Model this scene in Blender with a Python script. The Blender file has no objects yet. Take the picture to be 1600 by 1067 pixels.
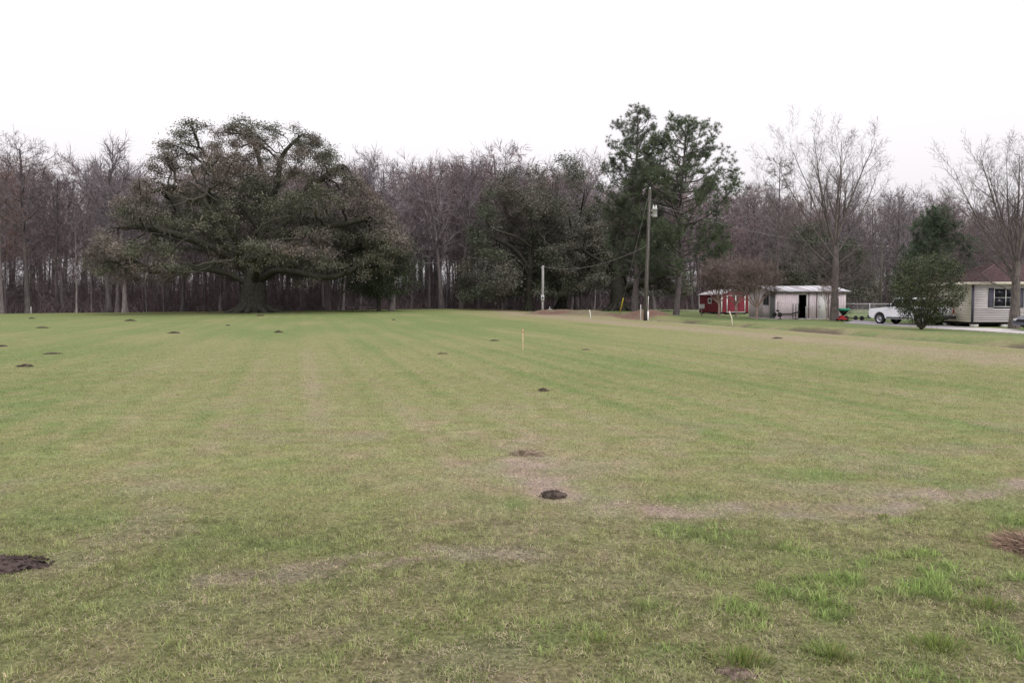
import bpy, math, random
import numpy as np
from mathutils import Vector, Matrix

# ------------------------------------------------------------------ scene, camera, sky, sun
scene = bpy.context.scene
COL = scene.collection
H_EYE, F_PX, Y_HOR = 1.65, 1293.0, 468.0           # eye height (m), focal length and horizon row of the 1600 px photograph
cam_data = bpy.data.cameras.new('camera')
cam_data.sensor_width = 36.0
cam_data.lens = F_PX / 1600.0 * 36.0
cam_data.clip_start, cam_data.clip_end = 0.1, 6000.0
cam = bpy.data.objects.new('camera', cam_data)
COL.objects.link(cam)
cam.location = (0, 0, H_EYE)
cam.rotation_euler = (math.radians(90) - math.atan((533.5 - Y_HOR) / F_PX), 0, 0)
scene.camera = cam

SUN_EL, SUN_AZ = math.radians(42), math.radians(150)   # azimuth clockwise from +Y: behind the camera, to its right
world = bpy.data.worlds.new('World')
scene.world = world
world.use_nodes = True
wt = world.node_tree
for n in list(wt.nodes): wt.nodes.remove(n)
w_out = wt.nodes.new('ShaderNodeOutputWorld')
w_bg = wt.nodes.new('ShaderNodeBackground'); w_bg.inputs['Strength'].default_value = 0.13
w_sky = wt.nodes.new('ShaderNodeTexSky'); w_sky.sky_type = 'NISHITA'; w_sky.sun_disc = False
w_sky.sun_elevation, w_sky.sun_rotation = SUN_EL, SUN_AZ
w_sky.dust_density = 6.0; w_sky.ozone_density = 1.0
w_hs = wt.nodes.new('ShaderNodeHueSaturation'); w_hs.inputs['Saturation'].default_value = 0.15
w_tc = wt.nodes.new('ShaderNodeTexCoord')
w_sep = wt.nodes.new('ShaderNodeSeparateXYZ')
w_mr = wt.nodes.new('ShaderNodeMapRange')                  # overcast: brighter overhead than at the horizon
w_mr.inputs['From Min'].default_value, w_mr.inputs['From Max'].default_value = 0.0, 1.0
w_mr.inputs['To Min'].default_value, w_mr.inputs['To Max'].default_value = 6.7, 17.2
w_cl = wt.nodes.new('ShaderNodeMix'); w_cl.data_type = 'RGBA'; w_cl.blend_type = 'MULTIPLY'
w_cl.inputs[0].default_value = 1.0
w_cl.inputs[7].default_value = (1.0, 0.962, 1.0, 1)
w_mix = wt.nodes.new('ShaderNodeMix'); w_mix.data_type = 'RGBA'; w_mix.inputs[0].default_value = 0.88
L = wt.links.new
L(w_sky.outputs[0], w_hs.inputs['Color'])
L(w_tc.outputs['Generated'], w_sep.inputs[0]); L(w_sep.outputs['Z'], w_mr.inputs['Value'])
L(w_mr.outputs[0], w_cl.inputs[6])
L(w_hs.outputs[0], w_mix.inputs[6]); L(w_cl.outputs[2], w_mix.inputs[7])
L(w_mix.outputs[2], w_bg.inputs['Color']); L(w_bg.outputs[0], w_out.inputs['Surface'])

sun_data = bpy.data.lights.new('sun', 'SUN')
sun_data.energy, sun_data.angle, sun_data.color = 1.35, math.radians(25), (1.0, 0.97, 0.93)
sun = bpy.data.objects.new('sun', sun_data)
COL.objects.link(sun)
_to_sun = Vector((math.sin(SUN_AZ) * math.cos(SUN_EL), math.cos(SUN_AZ) * math.cos(SUN_EL), math.sin(SUN_EL)))
sun.rotation_euler = _to_sun.to_track_quat('Z', 'Y').to_euler()
sun.location = (20, -30, 60)

scene.view_settings.view_transform = 'Standard'
scene.view_settings.look = 'None'
scene.view_settings.exposure = 0.0
scene.view_settings.gamma = 1.0
scene.view_settings.use_curve_mapping = False
scene.render.engine = 'CYCLES'
scene.cycles.use_denoising = True
scene.cycles.denoiser = 'OPENIMAGEDENOISE'
scene.cycles.denoising_input_passes = 'RGB_ALBEDO_NORMAL'
scene.cycles.denoising_prefilter = 'ACCURATE'
scene.cycles.max_bounces = 5
scene.cycles.diffuse_bounces = 3
scene.cycles.glossy_bounces = 2
scene.cycles.transmission_bounces = 3
scene.cycles.transparent_max_bounces = 4

rng = np.random.default_rng(7)
R = math.radians

# ------------------------------------------------------------------ small helpers
def smooth(a, b, x):
    t = np.clip((np.asarray(x, float) - a) / (b - a), 0, 1)
    return t * t * (3 - 2 * t)

def _hash(ix, iy, seed):
    h = (ix.astype(np.int64) * 374761393 + iy.astype(np.int64) * 668265263 + seed * 1442695041) & 0x7fffffff
    h = ((h ^ (h >> 13)) * 1274126177) & 0x7fffffff
    return ((h ^ (h >> 16)) & 0xffff) / 65535.0

def vnoise(X, Y, s, seed=0):
    x, y = np.asarray(X, float) / s, np.asarray(Y, float) / s
    ix, iy = np.floor(x), np.floor(y)
    fx, fy = x - ix, y - iy
    fx, fy = fx * fx * (3 - 2 * fx), fy * fy * (3 - 2 * fy)
    ix, iy = ix.astype(np.int64), iy.astype(np.int64)
    a, b = _hash(ix, iy, seed), _hash(ix + 1, iy, seed)
    c, d = _hash(ix, iy + 1, seed), _hash(ix + 1, iy + 1, seed)
    return (a * (1 - fx) + b * fx) * (1 - fy) + (c * (1 - fx) + d * fx) * fy

def fbm(X, Y, s, seed=0, o=4):
    t, amp, n = 0, 1.0, 0
    for k in range(o):
        t = t + amp * vnoise(X, Y, s / 2 ** k, seed + k * 17)
        n += amp; amp *= 0.55
    return t / n

def seg_dist(X, Y, pts):
    """distance to a polyline, and the parameter (0..len-1) of the nearest point"""
    best = np.full(np.shape(X), 1e9); par = np.zeros(np.shape(X))
    for i in range(len(pts) - 1):
        (x0, y0), (x1, y1) = pts[i], pts[i + 1]
        dx, dy = x1 - x0, y1 - y0
        t = np.clip(((X - x0) * dx + (Y - y0) * dy) / (dx * dx + dy * dy), 0, 1)
        d = np.hypot(X - x0 - t * dx, Y - y0 - t * dy)
        m = d < best
        best = np.where(m, d, best); par = np.where(m, i + t, par)
    return best, par

def px2x(px, Y): return (px - 800.0) / F_PX * Y

LIP = [(2.2, 112.0), (3.75, 97.0), (10.0, 67.0), (14.6, 44.0), (17.1, 27.7), (18.6, 16.0), (19.5, 2.0)]
BERM = [(3.6, 85.0), (7.5, 80.5), (12.4, 75.0)]

def ground_z(X, Y):
    X, Y = np.asarray(X, float), np.asarray(Y, float)
    px = 800 + F_PX * X / np.maximum(Y, 3)
    e = np.interp(px, [-300, 0, 200, 400, 560, 700, 780, 850, 950, 1100, 1600, 2000],
                  [-.3, -.24, -.10, .08, .16, .30, .18, .05, .12, .05, -.05, -.1])
    z = e * smooth(55, 108, Y)
    lipx = np.interp(Y, [p[1] for p in LIP[::-1]], [p[0] for p in LIP[::-1]])
    s = X - lipx                                             # metres past the near lip of the ditch
    on = smooth(2, 14, Y) * (1 - smooth(100, 112, Y))
    ditch = -0.34 * np.exp(-((s - 2.1) / 1.1) ** 2) + 0.10 * np.exp(-((s - 5.0) / 1.6) ** 2)
    z = z + ditch * on
    bd, _ = seg_dist(X, Y, BERM)
    z = z + 0.62 * np.exp(-(bd / 1.9) ** 2) * (0.85 + 0.3 * fbm(X, Y, 1.6, 91))
    z = z - 0.16 * smooth(22, 28, X) * smooth(34, 46, Y) * (1 - smooth(62, 70, Y))
    z = z + 0.05 * (fbm(X, Y, 6, 5) - .5) * smooth(8, 25, Y) + 0.02 * (fbm(X, Y, 1.2, 3, 3) - .5)
    wood = np.interp(px, [-300, 0, 300, 500, 700, 850, 1000, 1100, 1600, 2000], [108, 110, 113, 116, 122, 126, 130, 132, 132, 130])
    z = z - 0.25 * smooth(0, 14, Y - wood)
    return z

def gz(x, y): return float(ground_z(np.array([x]), np.array([y]))[0])

def wood_edge(px):
    return np.interp(px, [-300, 0, 300, 500, 700, 850, 1000, 1100, 1600, 2000], [110, 112, 115, 118, 124, 128, 133, 136, 136, 134])

# ------------------------------------------------------------------ materials
def nd(nt, kind, **kw):
    n = nt.nodes.new(kind)
    for k, v in kw.items():
        if k in ('x', 'y'): continue
        setattr(n, k, v)
    return n

def material(name, col, rough=0.85, var=0.25, scale=4.0, stretch=(1, 1, 1), tint=False, objvar=0.0, spec=0.25,
             bump=0.0, metallic=0.0, col2=None, transl=0.0, coords='Object', detail=6.0):
    m = bpy.data.materials.new(name); m.use_nodes = True
    nt = m.node_tree; b = nt.nodes['Principled BSDF']; ln = nt.links.new
    b.inputs['Roughness'].default_value = rough
    b.inputs['Specular IOR Level'].default_value = spec
    b.inputs['Metallic'].default_value = metallic
    tc = nd(nt, 'ShaderNodeTexCoord'); mp = nd(nt, 'ShaderNodeMapping')
    mp.inputs['Scale'].default_value = stretch
    nz = nd(nt, 'ShaderNodeTexNoise'); nz.inputs['Scale'].default_value = scale; nz.inputs['Detail'].default_value = detail
    ln(tc.outputs[coords], mp.inputs['Vector']); ln(mp.outputs[0], nz.inputs['Vector'])
    rmp = nd(nt, 'ShaderNodeValToRGB')
    c2 = col2 if col2 else [c * (1 - var) for c in col]
    c1 = col if col2 else [c * (1 + var) for c in col]
    rmp.color_ramp.elements[0].position, rmp.color_ramp.elements[1].position = 0.34, 0.66
    rmp.color_ramp.elements[0].color = (*c2, 1); rmp.color_ramp.elements[1].color = (*c1, 1)
    ln(nz.outputs[0], rmp.inputs[0])
    out = rmp.outputs[0]
    if tint:
        at = nd(nt, 'ShaderNodeAttribute', attribute_name='tint')
        mx = nd(nt, 'ShaderNodeMix', data_type='RGBA', blend_type='MULTIPLY'); mx.inputs[0].default_value = 1
        ln(out, mx.inputs[6]); ln(at.outputs['Color'], mx.inputs[7]); out = mx.outputs[2]
    if objvar:
        oi = nd(nt, 'ShaderNodeObjectInfo'); mr = nd(nt, 'ShaderNodeMapRange')
        mr.inputs['To Min'].default_value, mr.inputs['To Max'].default_value = 1 - objvar, 1 + objvar
        ln(oi.outputs['Random'], mr.inputs['Value'])
        mx = nd(nt, 'ShaderNodeMix', data_type='RGBA', blend_type='MULTIPLY'); mx.inputs[0].default_value = 1
        ln(out, mx.inputs[6]); ln(mr.outputs[0], mx.inputs[7]); out = mx.outputs[2]
    ln(out, b.inputs['Base Color'])
    if bump:
        bp = nd(nt, 'ShaderNodeBump'); bp.inputs['Strength'].default_value = bump; bp.inputs['Distance'].default_value = 0.05
        ln(nz.outputs[0], bp.inputs['Height']); ln(bp.outputs[0], b.inputs['Normal'])
    if transl:
        tr = nd(nt, 'ShaderNodeBsdfTranslucent'); ms = nd(nt, 'ShaderNodeMixShader'); ms.inputs[0].default_value = transl
        ln(out, tr.inputs['Color']); ln(b.outputs[0], ms.inputs[1]); ln(tr.outputs[0], ms.inputs[2])
        ln(ms.outputs[0], nt.nodes['Material Output'].inputs['Surface'])
    return m

MT = {}
MT['oak_bark'] = material('oak_bark', (.07, .062, .052), var=.45, scale=3, stretch=(3, 3, 1), bump=.6, col2=(.022, .025, .015))
MT['oak_leaf'] = material('oak_leaf', (.146, .131, .114), var=.2, scale=.5, tint=True, transl=.15)
MT['oak_leaf_dark'] = material('oak_leaf_dark', (.108, .110, .090), var=.2, scale=.5, tint=True, transl=.12)
MT['cedar_leaf'] = material('cedar_leaf', (.048, .062, .036), var=.25, scale=.6, tint=True, transl=.1)
MT['pine_bark'] = material('pine_bark', (.095, .080, .082), var=.35, scale=5, stretch=(2, 2, .5), bump=.5)
MT['pine_needle'] = material('pine_needle', (.098, .118, .080), var=.25, scale=.4, tint=True, transl=.2)
MT['wood_bark'] = material('wood_bark', (.105, .090, .092), var=.4, scale=1.6, stretch=(4, 4, .6), objvar=.3, bump=.3)
MT['pale_bark'] = material('pale_bark', (.19, .165, .165), var=.35, scale=1.6, stretch=(4, 4, .5), bump=.3)
MT['twig'] = material('twig', (.152, .130, .136), var=.2, scale=.3, tint=True, objvar=.28)
MT['pecan_bark'] = material('pecan_bark', (.115, .098, .09), var=.4, scale=4, stretch=(3, 3, .8), bump=.5)
MT['pecan_twig'] = material('pecan_twig', (.12, .10, .098), var=.2, scale=.6, tint=True)
MT['myrtle_bark'] = material('myrtle_bark', (.24, .18, .15), var=.25, scale=4)
MT['myrtle_twig'] = material('myrtle_twig', (.17, .13, .12), var=.2, scale=2, tint=True)
MT['rust_leaf'] = material('rust_leaf', (.15, .10, .082), var=.3, scale=.6, tint=True)
MT['shrub_leaf'] = material('shrub_leaf', (.042, .058, .026), var=.3, scale=1.2, tint=True, transl=.15, rough=.55, spec=.4)
MT['shrub_bark'] = material('shrub_bark', (.11, .095, .08), var=.3, scale=6)
MT['brush'] = material('brush', (.112, .092, .095), var=.3, scale=.25, tint=True)
MT['soil'] = material('soil', (.062, .047, .038), var=.5, scale=14, bump=1.0, rough=1)
MT['soil_red'] = material('soil_red', (.058, .042, .038), var=.5, scale=16, bump=1.0, rough=1)
MT['bare_soil'] = material('bare_soil', (.15, .11, .09), var=.4, scale=22, bump=1.0, rough=1)
MT['straw'] = material('straw', (.30, .235, .19), var=.3, scale=9, tint=True, rough=.95)
MT['pole_wood'] = material('pole_wood', (.078, .070, .062), var=.35, scale=3, stretch=(5, 5, .5), bump=.3)
MT['pole_grey'] = material('pole_grey', (.30, .29, .285), var=.2, scale=3, stretch=(5, 5, .5))
MT['galv'] = material('galv', (.46, .46, .47), var=.2, scale=3, rough=.5, metallic=.4)
MT['tin'] = material('tin', (.44, .43, .455), var=.25, scale=1.3, stretch=(1, .5, 1), rough=.45, spec=.5)
MT['tin_old'] = material('tin_old', (.30, .285, .295), var=.35, scale=1.1, rough=.5, spec=.4)
MT['cable'] = material('cable', (.30, .30, .30), var=.1)
MT['guard_yellow'] = material('guard_yellow', (.62, .48, .06), var=.15, scale=4, rough=.5)
MT['white_paint'] = material('white_paint', (.74, .73, .72), var=.08, scale=2, rough=.5)
MT['off_white'] = material('off_white', (.62, .60, .59), var=.12, scale=1.5, rough=.6)
MT['shed_wall'] = material('shed_wall', (.78, .67, .71), var=.05, scale=1.3, stretch=(2, 2, .5), rough=.75)
MT['shed_side'] = material('shed_side', (.40, .35, .355), var=.07, scale=1.3, stretch=(2, 2, .5), rough=.8)
MT['shed_grey'] = material('shed_grey', (.17, .17, .185), var=.15, scale=2, rough=.7)
MT['dark'] = material('dark', (.018, .017, .018), var=.3, scale=3, rough=.7)
MT['dark_metal'] = material('dark_metal', (.03, .03, .034), var=.3, scale=3, rough=.5)
MT['red_paint'] = material('red_paint', (.21, .030, .045), var=.14, scale=1.6, stretch=(1, 1, 4), rough=.65)
MT['red_shaded'] = material('red_shaded', (.15, .022, .032), var=.16, scale=1.6, stretch=(1, 1, 4), rough=.7)  # same red paint, with the shade of the side walls put into the colour
MT['red_plastic'] = material('red_plastic', (.42, .03, .035), var=.1, rough=.4)
MT['green_plastic'] = material('green_plastic', (.05, .36, .22), var=.1, rough=.4)
MT['siding'] = material('siding', (.64, .595, .615), var=.08, scale=1.2, stretch=(.5, .5, 3), rough=.6)
MT['siding_mildew'] = material('siding_mildew', (.60, .56, .49), col2=(.40, .39, .27), scale=.55, stretch=(1, 1, .6), rough=.7)
MT['shingle'] = material('shingle', (.088, .054, .056), var=.35, scale=5, stretch=(1, 1, 1), rough=.95, bump=.5)
MT['trim_cream'] = material('trim_cream', (.68, .63, .52), var=.1, scale=2, rough=.6)
MT['trim_slate'] = material('trim_slate', (.075, .07, .10), var=.15, scale=2, rough=.6)
MT['pier'] = material('pier', (.40, .38, .36), var=.2, scale=6, rough=.9)
MT['glass'] = material('glass', (.014, .014, .022), var=.15, scale=1, rough=.18, spec=.3)
MT['truck_white'] = material('truck_white', (.74, .75, .78), var=.04, scale=1, rough=.25, spec=.5)
MT['tyre'] = material('tyre', (.022, .022, .022), var=.3, scale=8, rough=.9)
MT['rim'] = material('rim', (.42, .42, .44), var=.15, scale=6, rough=.35, metallic=.6)
MT['car_blue'] = material('car_blue', (.055, .06, .085), var=.08, scale=1, rough=.25, spec=.5)
MT['lamp_red'] = material('lamp_red', (.35, .02, .02), var=.1, rough=.3)
MT['lamp_clear'] = material('lamp_clear', (.6, .6, .6), var=.1, rough=.15)
MT['stake_wood'] = material('stake_wood', (.50, .38, .25), var=.2, scale=10, stretch=(4, 4, .6))
MT['stake_pink'] = material('stake_pink', (.62, .30, .24), var=.2, scale=10)
MT['gravel'] = material('gravel', (.25, .235, .245), var=.25, scale=9, bump=.4, rough=.95)
MT['concrete'] = material('concrete', (.42, .40, .38), var=.18, scale=3, bump=.2, rough=.9)
MT['dirt_lane'] = material('dirt_lane', (.34, .29, .25), var=.25, scale=1.2, rough=.95)
MT['bench_wood'] = material('bench_wood', (.17, .15, .14), var=.3, scale=5)

# ------------------------------------------------------------------ mesh building
def raw_mesh(name, V, quads=None, tris=None, tint=None, smooth_shade=False):
    V = np.ascontiguousarray(V, np.float32)
    me = bpy.data.meshes.new(name)
    q = np.zeros((0, 4), np.int32) if quads is None or len(quads) == 0 else np.asarray(quads, np.int32)
    t = np.zeros((0, 3), np.int32) if tris is None or len(tris) == 0 else np.asarray(tris, np.int32)
    me.vertices.add(len(V)); me.vertices.foreach_set('co', V.ravel())
    nl = q.size + t.size
    me.loops.add(nl); me.loops.foreach_set('vertex_index', np.concatenate([q.ravel(), t.ravel()]).astype(np.int32))
    me.polygons.add(len(q) + len(t))
    me.polygons.foreach_set('loop_start', np.concatenate([np.arange(len(q)) * 4, q.size + np.arange(len(t)) * 3]).astype(np.int32))
    if smooth_shade:
        me.polygons.foreach_set('use_smooth', np.ones(len(q) + len(t), bool))
    if tint is not None:
        a = me.attributes.new('tint', 'FLOAT_COLOR', 'POINT')
        tc = np.ones((len(V), 4), np.float32); tc[:, :3] = tint
        a.data.foreach_set('color', tc.ravel())
    me.update(calc_edges=True)
    return me

def link(name, data, mat=None, parent=None, loc=None):
    o = bpy.data.objects.new(name, data)
    COL.objects.link(o)
    if mat is not None and data is not None and len(data.materials) == 0: data.materials.append(MT[mat])
    if parent is not None: o.parent = parent
    if loc is not None: o.location = loc
    return o

def tag(o, label, cat=None, group=None, kind=None):
    if label: o['label'] = label
    if cat: o['category'] = cat
    if group: o['group'] = group
    if kind: o['kind'] = kind
    return o

def thing(name, label, cat, loc=(0, 0, 0), rz=0.0, group=None):
    o = bpy.data.objects.new(name, None); COL.objects.link(o)
    o.empty_display_size = .3
    o.location = loc; o.rotation_euler = (0, 0, rz)
    return tag(o, label, cat, group)

def copy_tree(o, parent=None):
    c = o.copy(); COL.objects.link(c)
    if parent is not None: c.parent = parent
    for ch in o.children: copy_tree(ch, c)
    return c

class Acc:
    """collects numpy geometry for one mesh"""
    def __init__(s): s.V, s.Q, s.T, s.C, s.n = [], [], [], [], 0
    def add(s, V, Q=None, T=None, tint=(1, 1, 1)):
        V = np.asarray(V, float)
        if Q is not None and len(Q): s.Q.append(np.asarray(Q) + s.n)
        if T is not None and len(T): s.T.append(np.asarray(T) + s.n)
        s.V.append(V); s.C.append(np.broadcast_to(np.asarray(tint, float), (len(V), 3)))
        s.n += len(V)
    def mesh(s, name, smooth_shade=False, tint=False):
        if not s.V: return raw_mesh(name, np.zeros((0, 3)))
        return raw_mesh(name, np.concatenate(s.V), np.concatenate(s.Q) if s.Q else None, np.concatenate(s.T) if s.T else None,
                        np.concatenate(s.C) if tint else None, smooth_shade)

def tube(acc, P, r, k=6, tint=(1, 1, 1), cap=False):
    P = np.asarray(P, float); n = len(P)
    r = np.broadcast_to(np.asarray(r, float), (n,))
    T = np.gradient(P, axis=0); T /= np.linalg.norm(T, axis=1)[:, None] + 1e-9
    ref = np.zeros(3); ref[np.argmin(np.abs(T).mean(0))] = 1
    U = np.cross(T, ref); U /= np.linalg.norm(U, axis=1)[:, None] + 1e-9
    W = np.cross(T, U)
    a = np.arange(k) * 2 * math.pi / k
    V = (P[:, None] + r[:, None, None] * (np.cos(a)[None, :, None] * U[:, None] + np.sin(a)[None, :, None] * W[:, None])).reshape(-1, 3)
    i = np.arange(n - 1)[:, None] * k; j = np.arange(k)[None]; j2 = (j + 1) % k
    Q = np.stack([i + j, i + j2, i + k + j2, i + k + j], -1).reshape(-1, 4)
    Tr = None
    if cap:
        V = np.concatenate([V, P[-1:], P[:1]])
        b = (n - 1) * k
        Tr = [(b + q, b + (q + 1) % k, n * k) for q in range(k)] + [((q + 1) % k, q, n * k + 1) for q in range(k)]
    acc.add(V, Q, Tr, tint)

def slivers(acc, P, D, Ln, w, tints, rg):
    """thin tapered triangles: base P, direction D, length Ln, base width w"""
    n = len(P)
    s = np.cross(D, rg.normal(size=(n, 3))); s /= np.linalg.norm(s, axis=1)[:, None] + 1e-9
    w = np.broadcast_to(w, (n,))[:, None] * .5; Ln = np.broadcast_to(Ln, (n,))[:, None]
    V = np.stack([P - s * w, P + s * w, P + D * Ln], 1).reshape(-1, 3)
    acc.add(V, None, np.arange(n * 3).reshape(-1, 3), np.repeat(tints, 3, 0))

def leaves(acc, C, size, tints, rg, up=0.4, aspect=.6, quad=True):
    n = len(C)
    N = rg.normal(size=(n, 3)); N[:, 2] += up * np.sign(N[:, 2] + .3); N /= np.linalg.norm(N, axis=1)[:, None]
    A = np.cross(N, rg.normal(size=(n, 3))); A /= np.linalg.norm(A, axis=1)[:, None] + 1e-9
    B = np.cross(N, A)
    size = np.broadcast_to(size, (n,))[:, None] * .5
    if not quad:
        V = np.stack([C - A * size, C + A * size * .6 - B * size * aspect, C + A * size * .6 + B * size * aspect], 1).reshape(-1, 3)
        acc.add(V, None, np.arange(n * 3).reshape(-1, 3), np.repeat(tints, 3, 0)); return
    V = np.stack([C - A * size, C - B * size * aspect, C + A * size, C + B * size * aspect], 1).reshape(-1, 3)
    acc.add(V, np.arange(n * 4).reshape(-1, 4), None, np.repeat(tints, 4, 0))

def box(acc, x0, x1, y0, y1, z0, z1, tint=(1, 1, 1)):
    V = [(x, y, z) for x in (x0, x1) for y in (y0, y1) for z in (z0, z1)]
    acc.add(V, [(0, 1, 3, 2), (4, 6, 7, 5), (0, 4, 5, 1), (2, 3, 7, 6), (0, 2, 6, 4), (1, 5, 7, 3)], None, tint)

def boxes(name, mat, parent, *bs, bevel=0.0):
    a = Acc()
    for b in bs: box(a, *b)
    o = link(name, a.mesh(name), mat, parent)
    if bevel:
        m = o.modifiers.new('bevel', 'BEVEL'); m.width = bevel; m.segments = 2; m.limit_method = 'ANGLE'
    return o

def prism(name, mat, parent, prof, w0, w1, axis='y', bevel=0.0):
    """profile (list of 2-D points) swept between w0 and w1. axis y: profile is (x,z); axis x: profile is (y,z)"""
    n = len(prof)
    f = (lambda p, w: (p[0], w, p[1])) if axis == 'y' else (lambda p, w: (w, p[0], p[1]))
    V = [f(p, w0) for p in prof] + [f(p, w1) for p in prof]
    F = [tuple(range(n)), tuple(range(2 * n - 1, n - 1, -1))] + [(i, i + n, (i + 1) % n + n, (i + 1) % n) for i in range(n)]
    me = bpy.data.meshes.new(name); me.from_pydata(V, [], F); me.update()
    import bmesh
    bm = bmesh.new(); bm.from_mesh(me); bmesh.ops.recalc_face_normals(bm, faces=bm.faces); bm.to_mesh(me); bm.free()
    o = link(name, me, mat, parent)
    if bevel:
        m = o.modifiers.new('bevel', 'BEVEL'); m.width = bevel; m.segments = 2; m.limit_method = 'ANGLE'
    return o

def rod(name, mat, parent, pts, r, k=8):
    a = Acc(); tube(a, pts, r, k, cap=True)
    return link(name, a.mesh(name, True), mat, parent)

def lathe(name, mat, parent, prof, k=16, axis='z', loc=None):
    """prof: (radius, height) pairs"""
    a = np.arange(k) * 2 * math.pi / k; n = len(prof)
    V = []
    for r_, h_ in prof:
        for t in a:
            V.append((r_ * math.cos(t), r_ * math.sin(t), h_) if axis == 'z' else (r_ * math.cos(t), h_, r_ * math.sin(t)))
    Q = [(i * k + j, i * k + (j + 1) % k, (i + 1) * k + (j + 1) % k, (i + 1) * k + j) for i in range(n - 1) for j in range(k)]
    return link(name, raw_mesh(name, V, Q, None, None, True), mat, parent, loc)

# ------------------------------------------------------------------ ground
GREEN, OLIVE, TAN, PINK, SOILC = (np.array(c) for c in ((.126, .158, .058), (.184, .181, .084), (.225, .190, .125), (.225, .178, .148), (.075, .055, .045)))
YARD = np.array((.092, .132, .052)); LITTER = np.array((.085, .062, .052)); REDD = np.array((.125, .072, .06))
SCAR = [(.05, 9.4), (.38, 7.1), (.76, 6.5), (1.3, 6.35), (2.2, 6.3), (3.4, 6.8), (4.6, 7.25), (7.0, 8.2)]
SCAR2 = [(-1.75, 4.85), (-1.3, 5.0), (-.7, 5.25), (.1, 5.3)]
STRIPE_A = math.atan2(-330, F_PX)                              # mowing direction, towards the big oak

def mixc(a, b, t): return a + (b - a) * np.asarray(t)[..., None]

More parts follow.
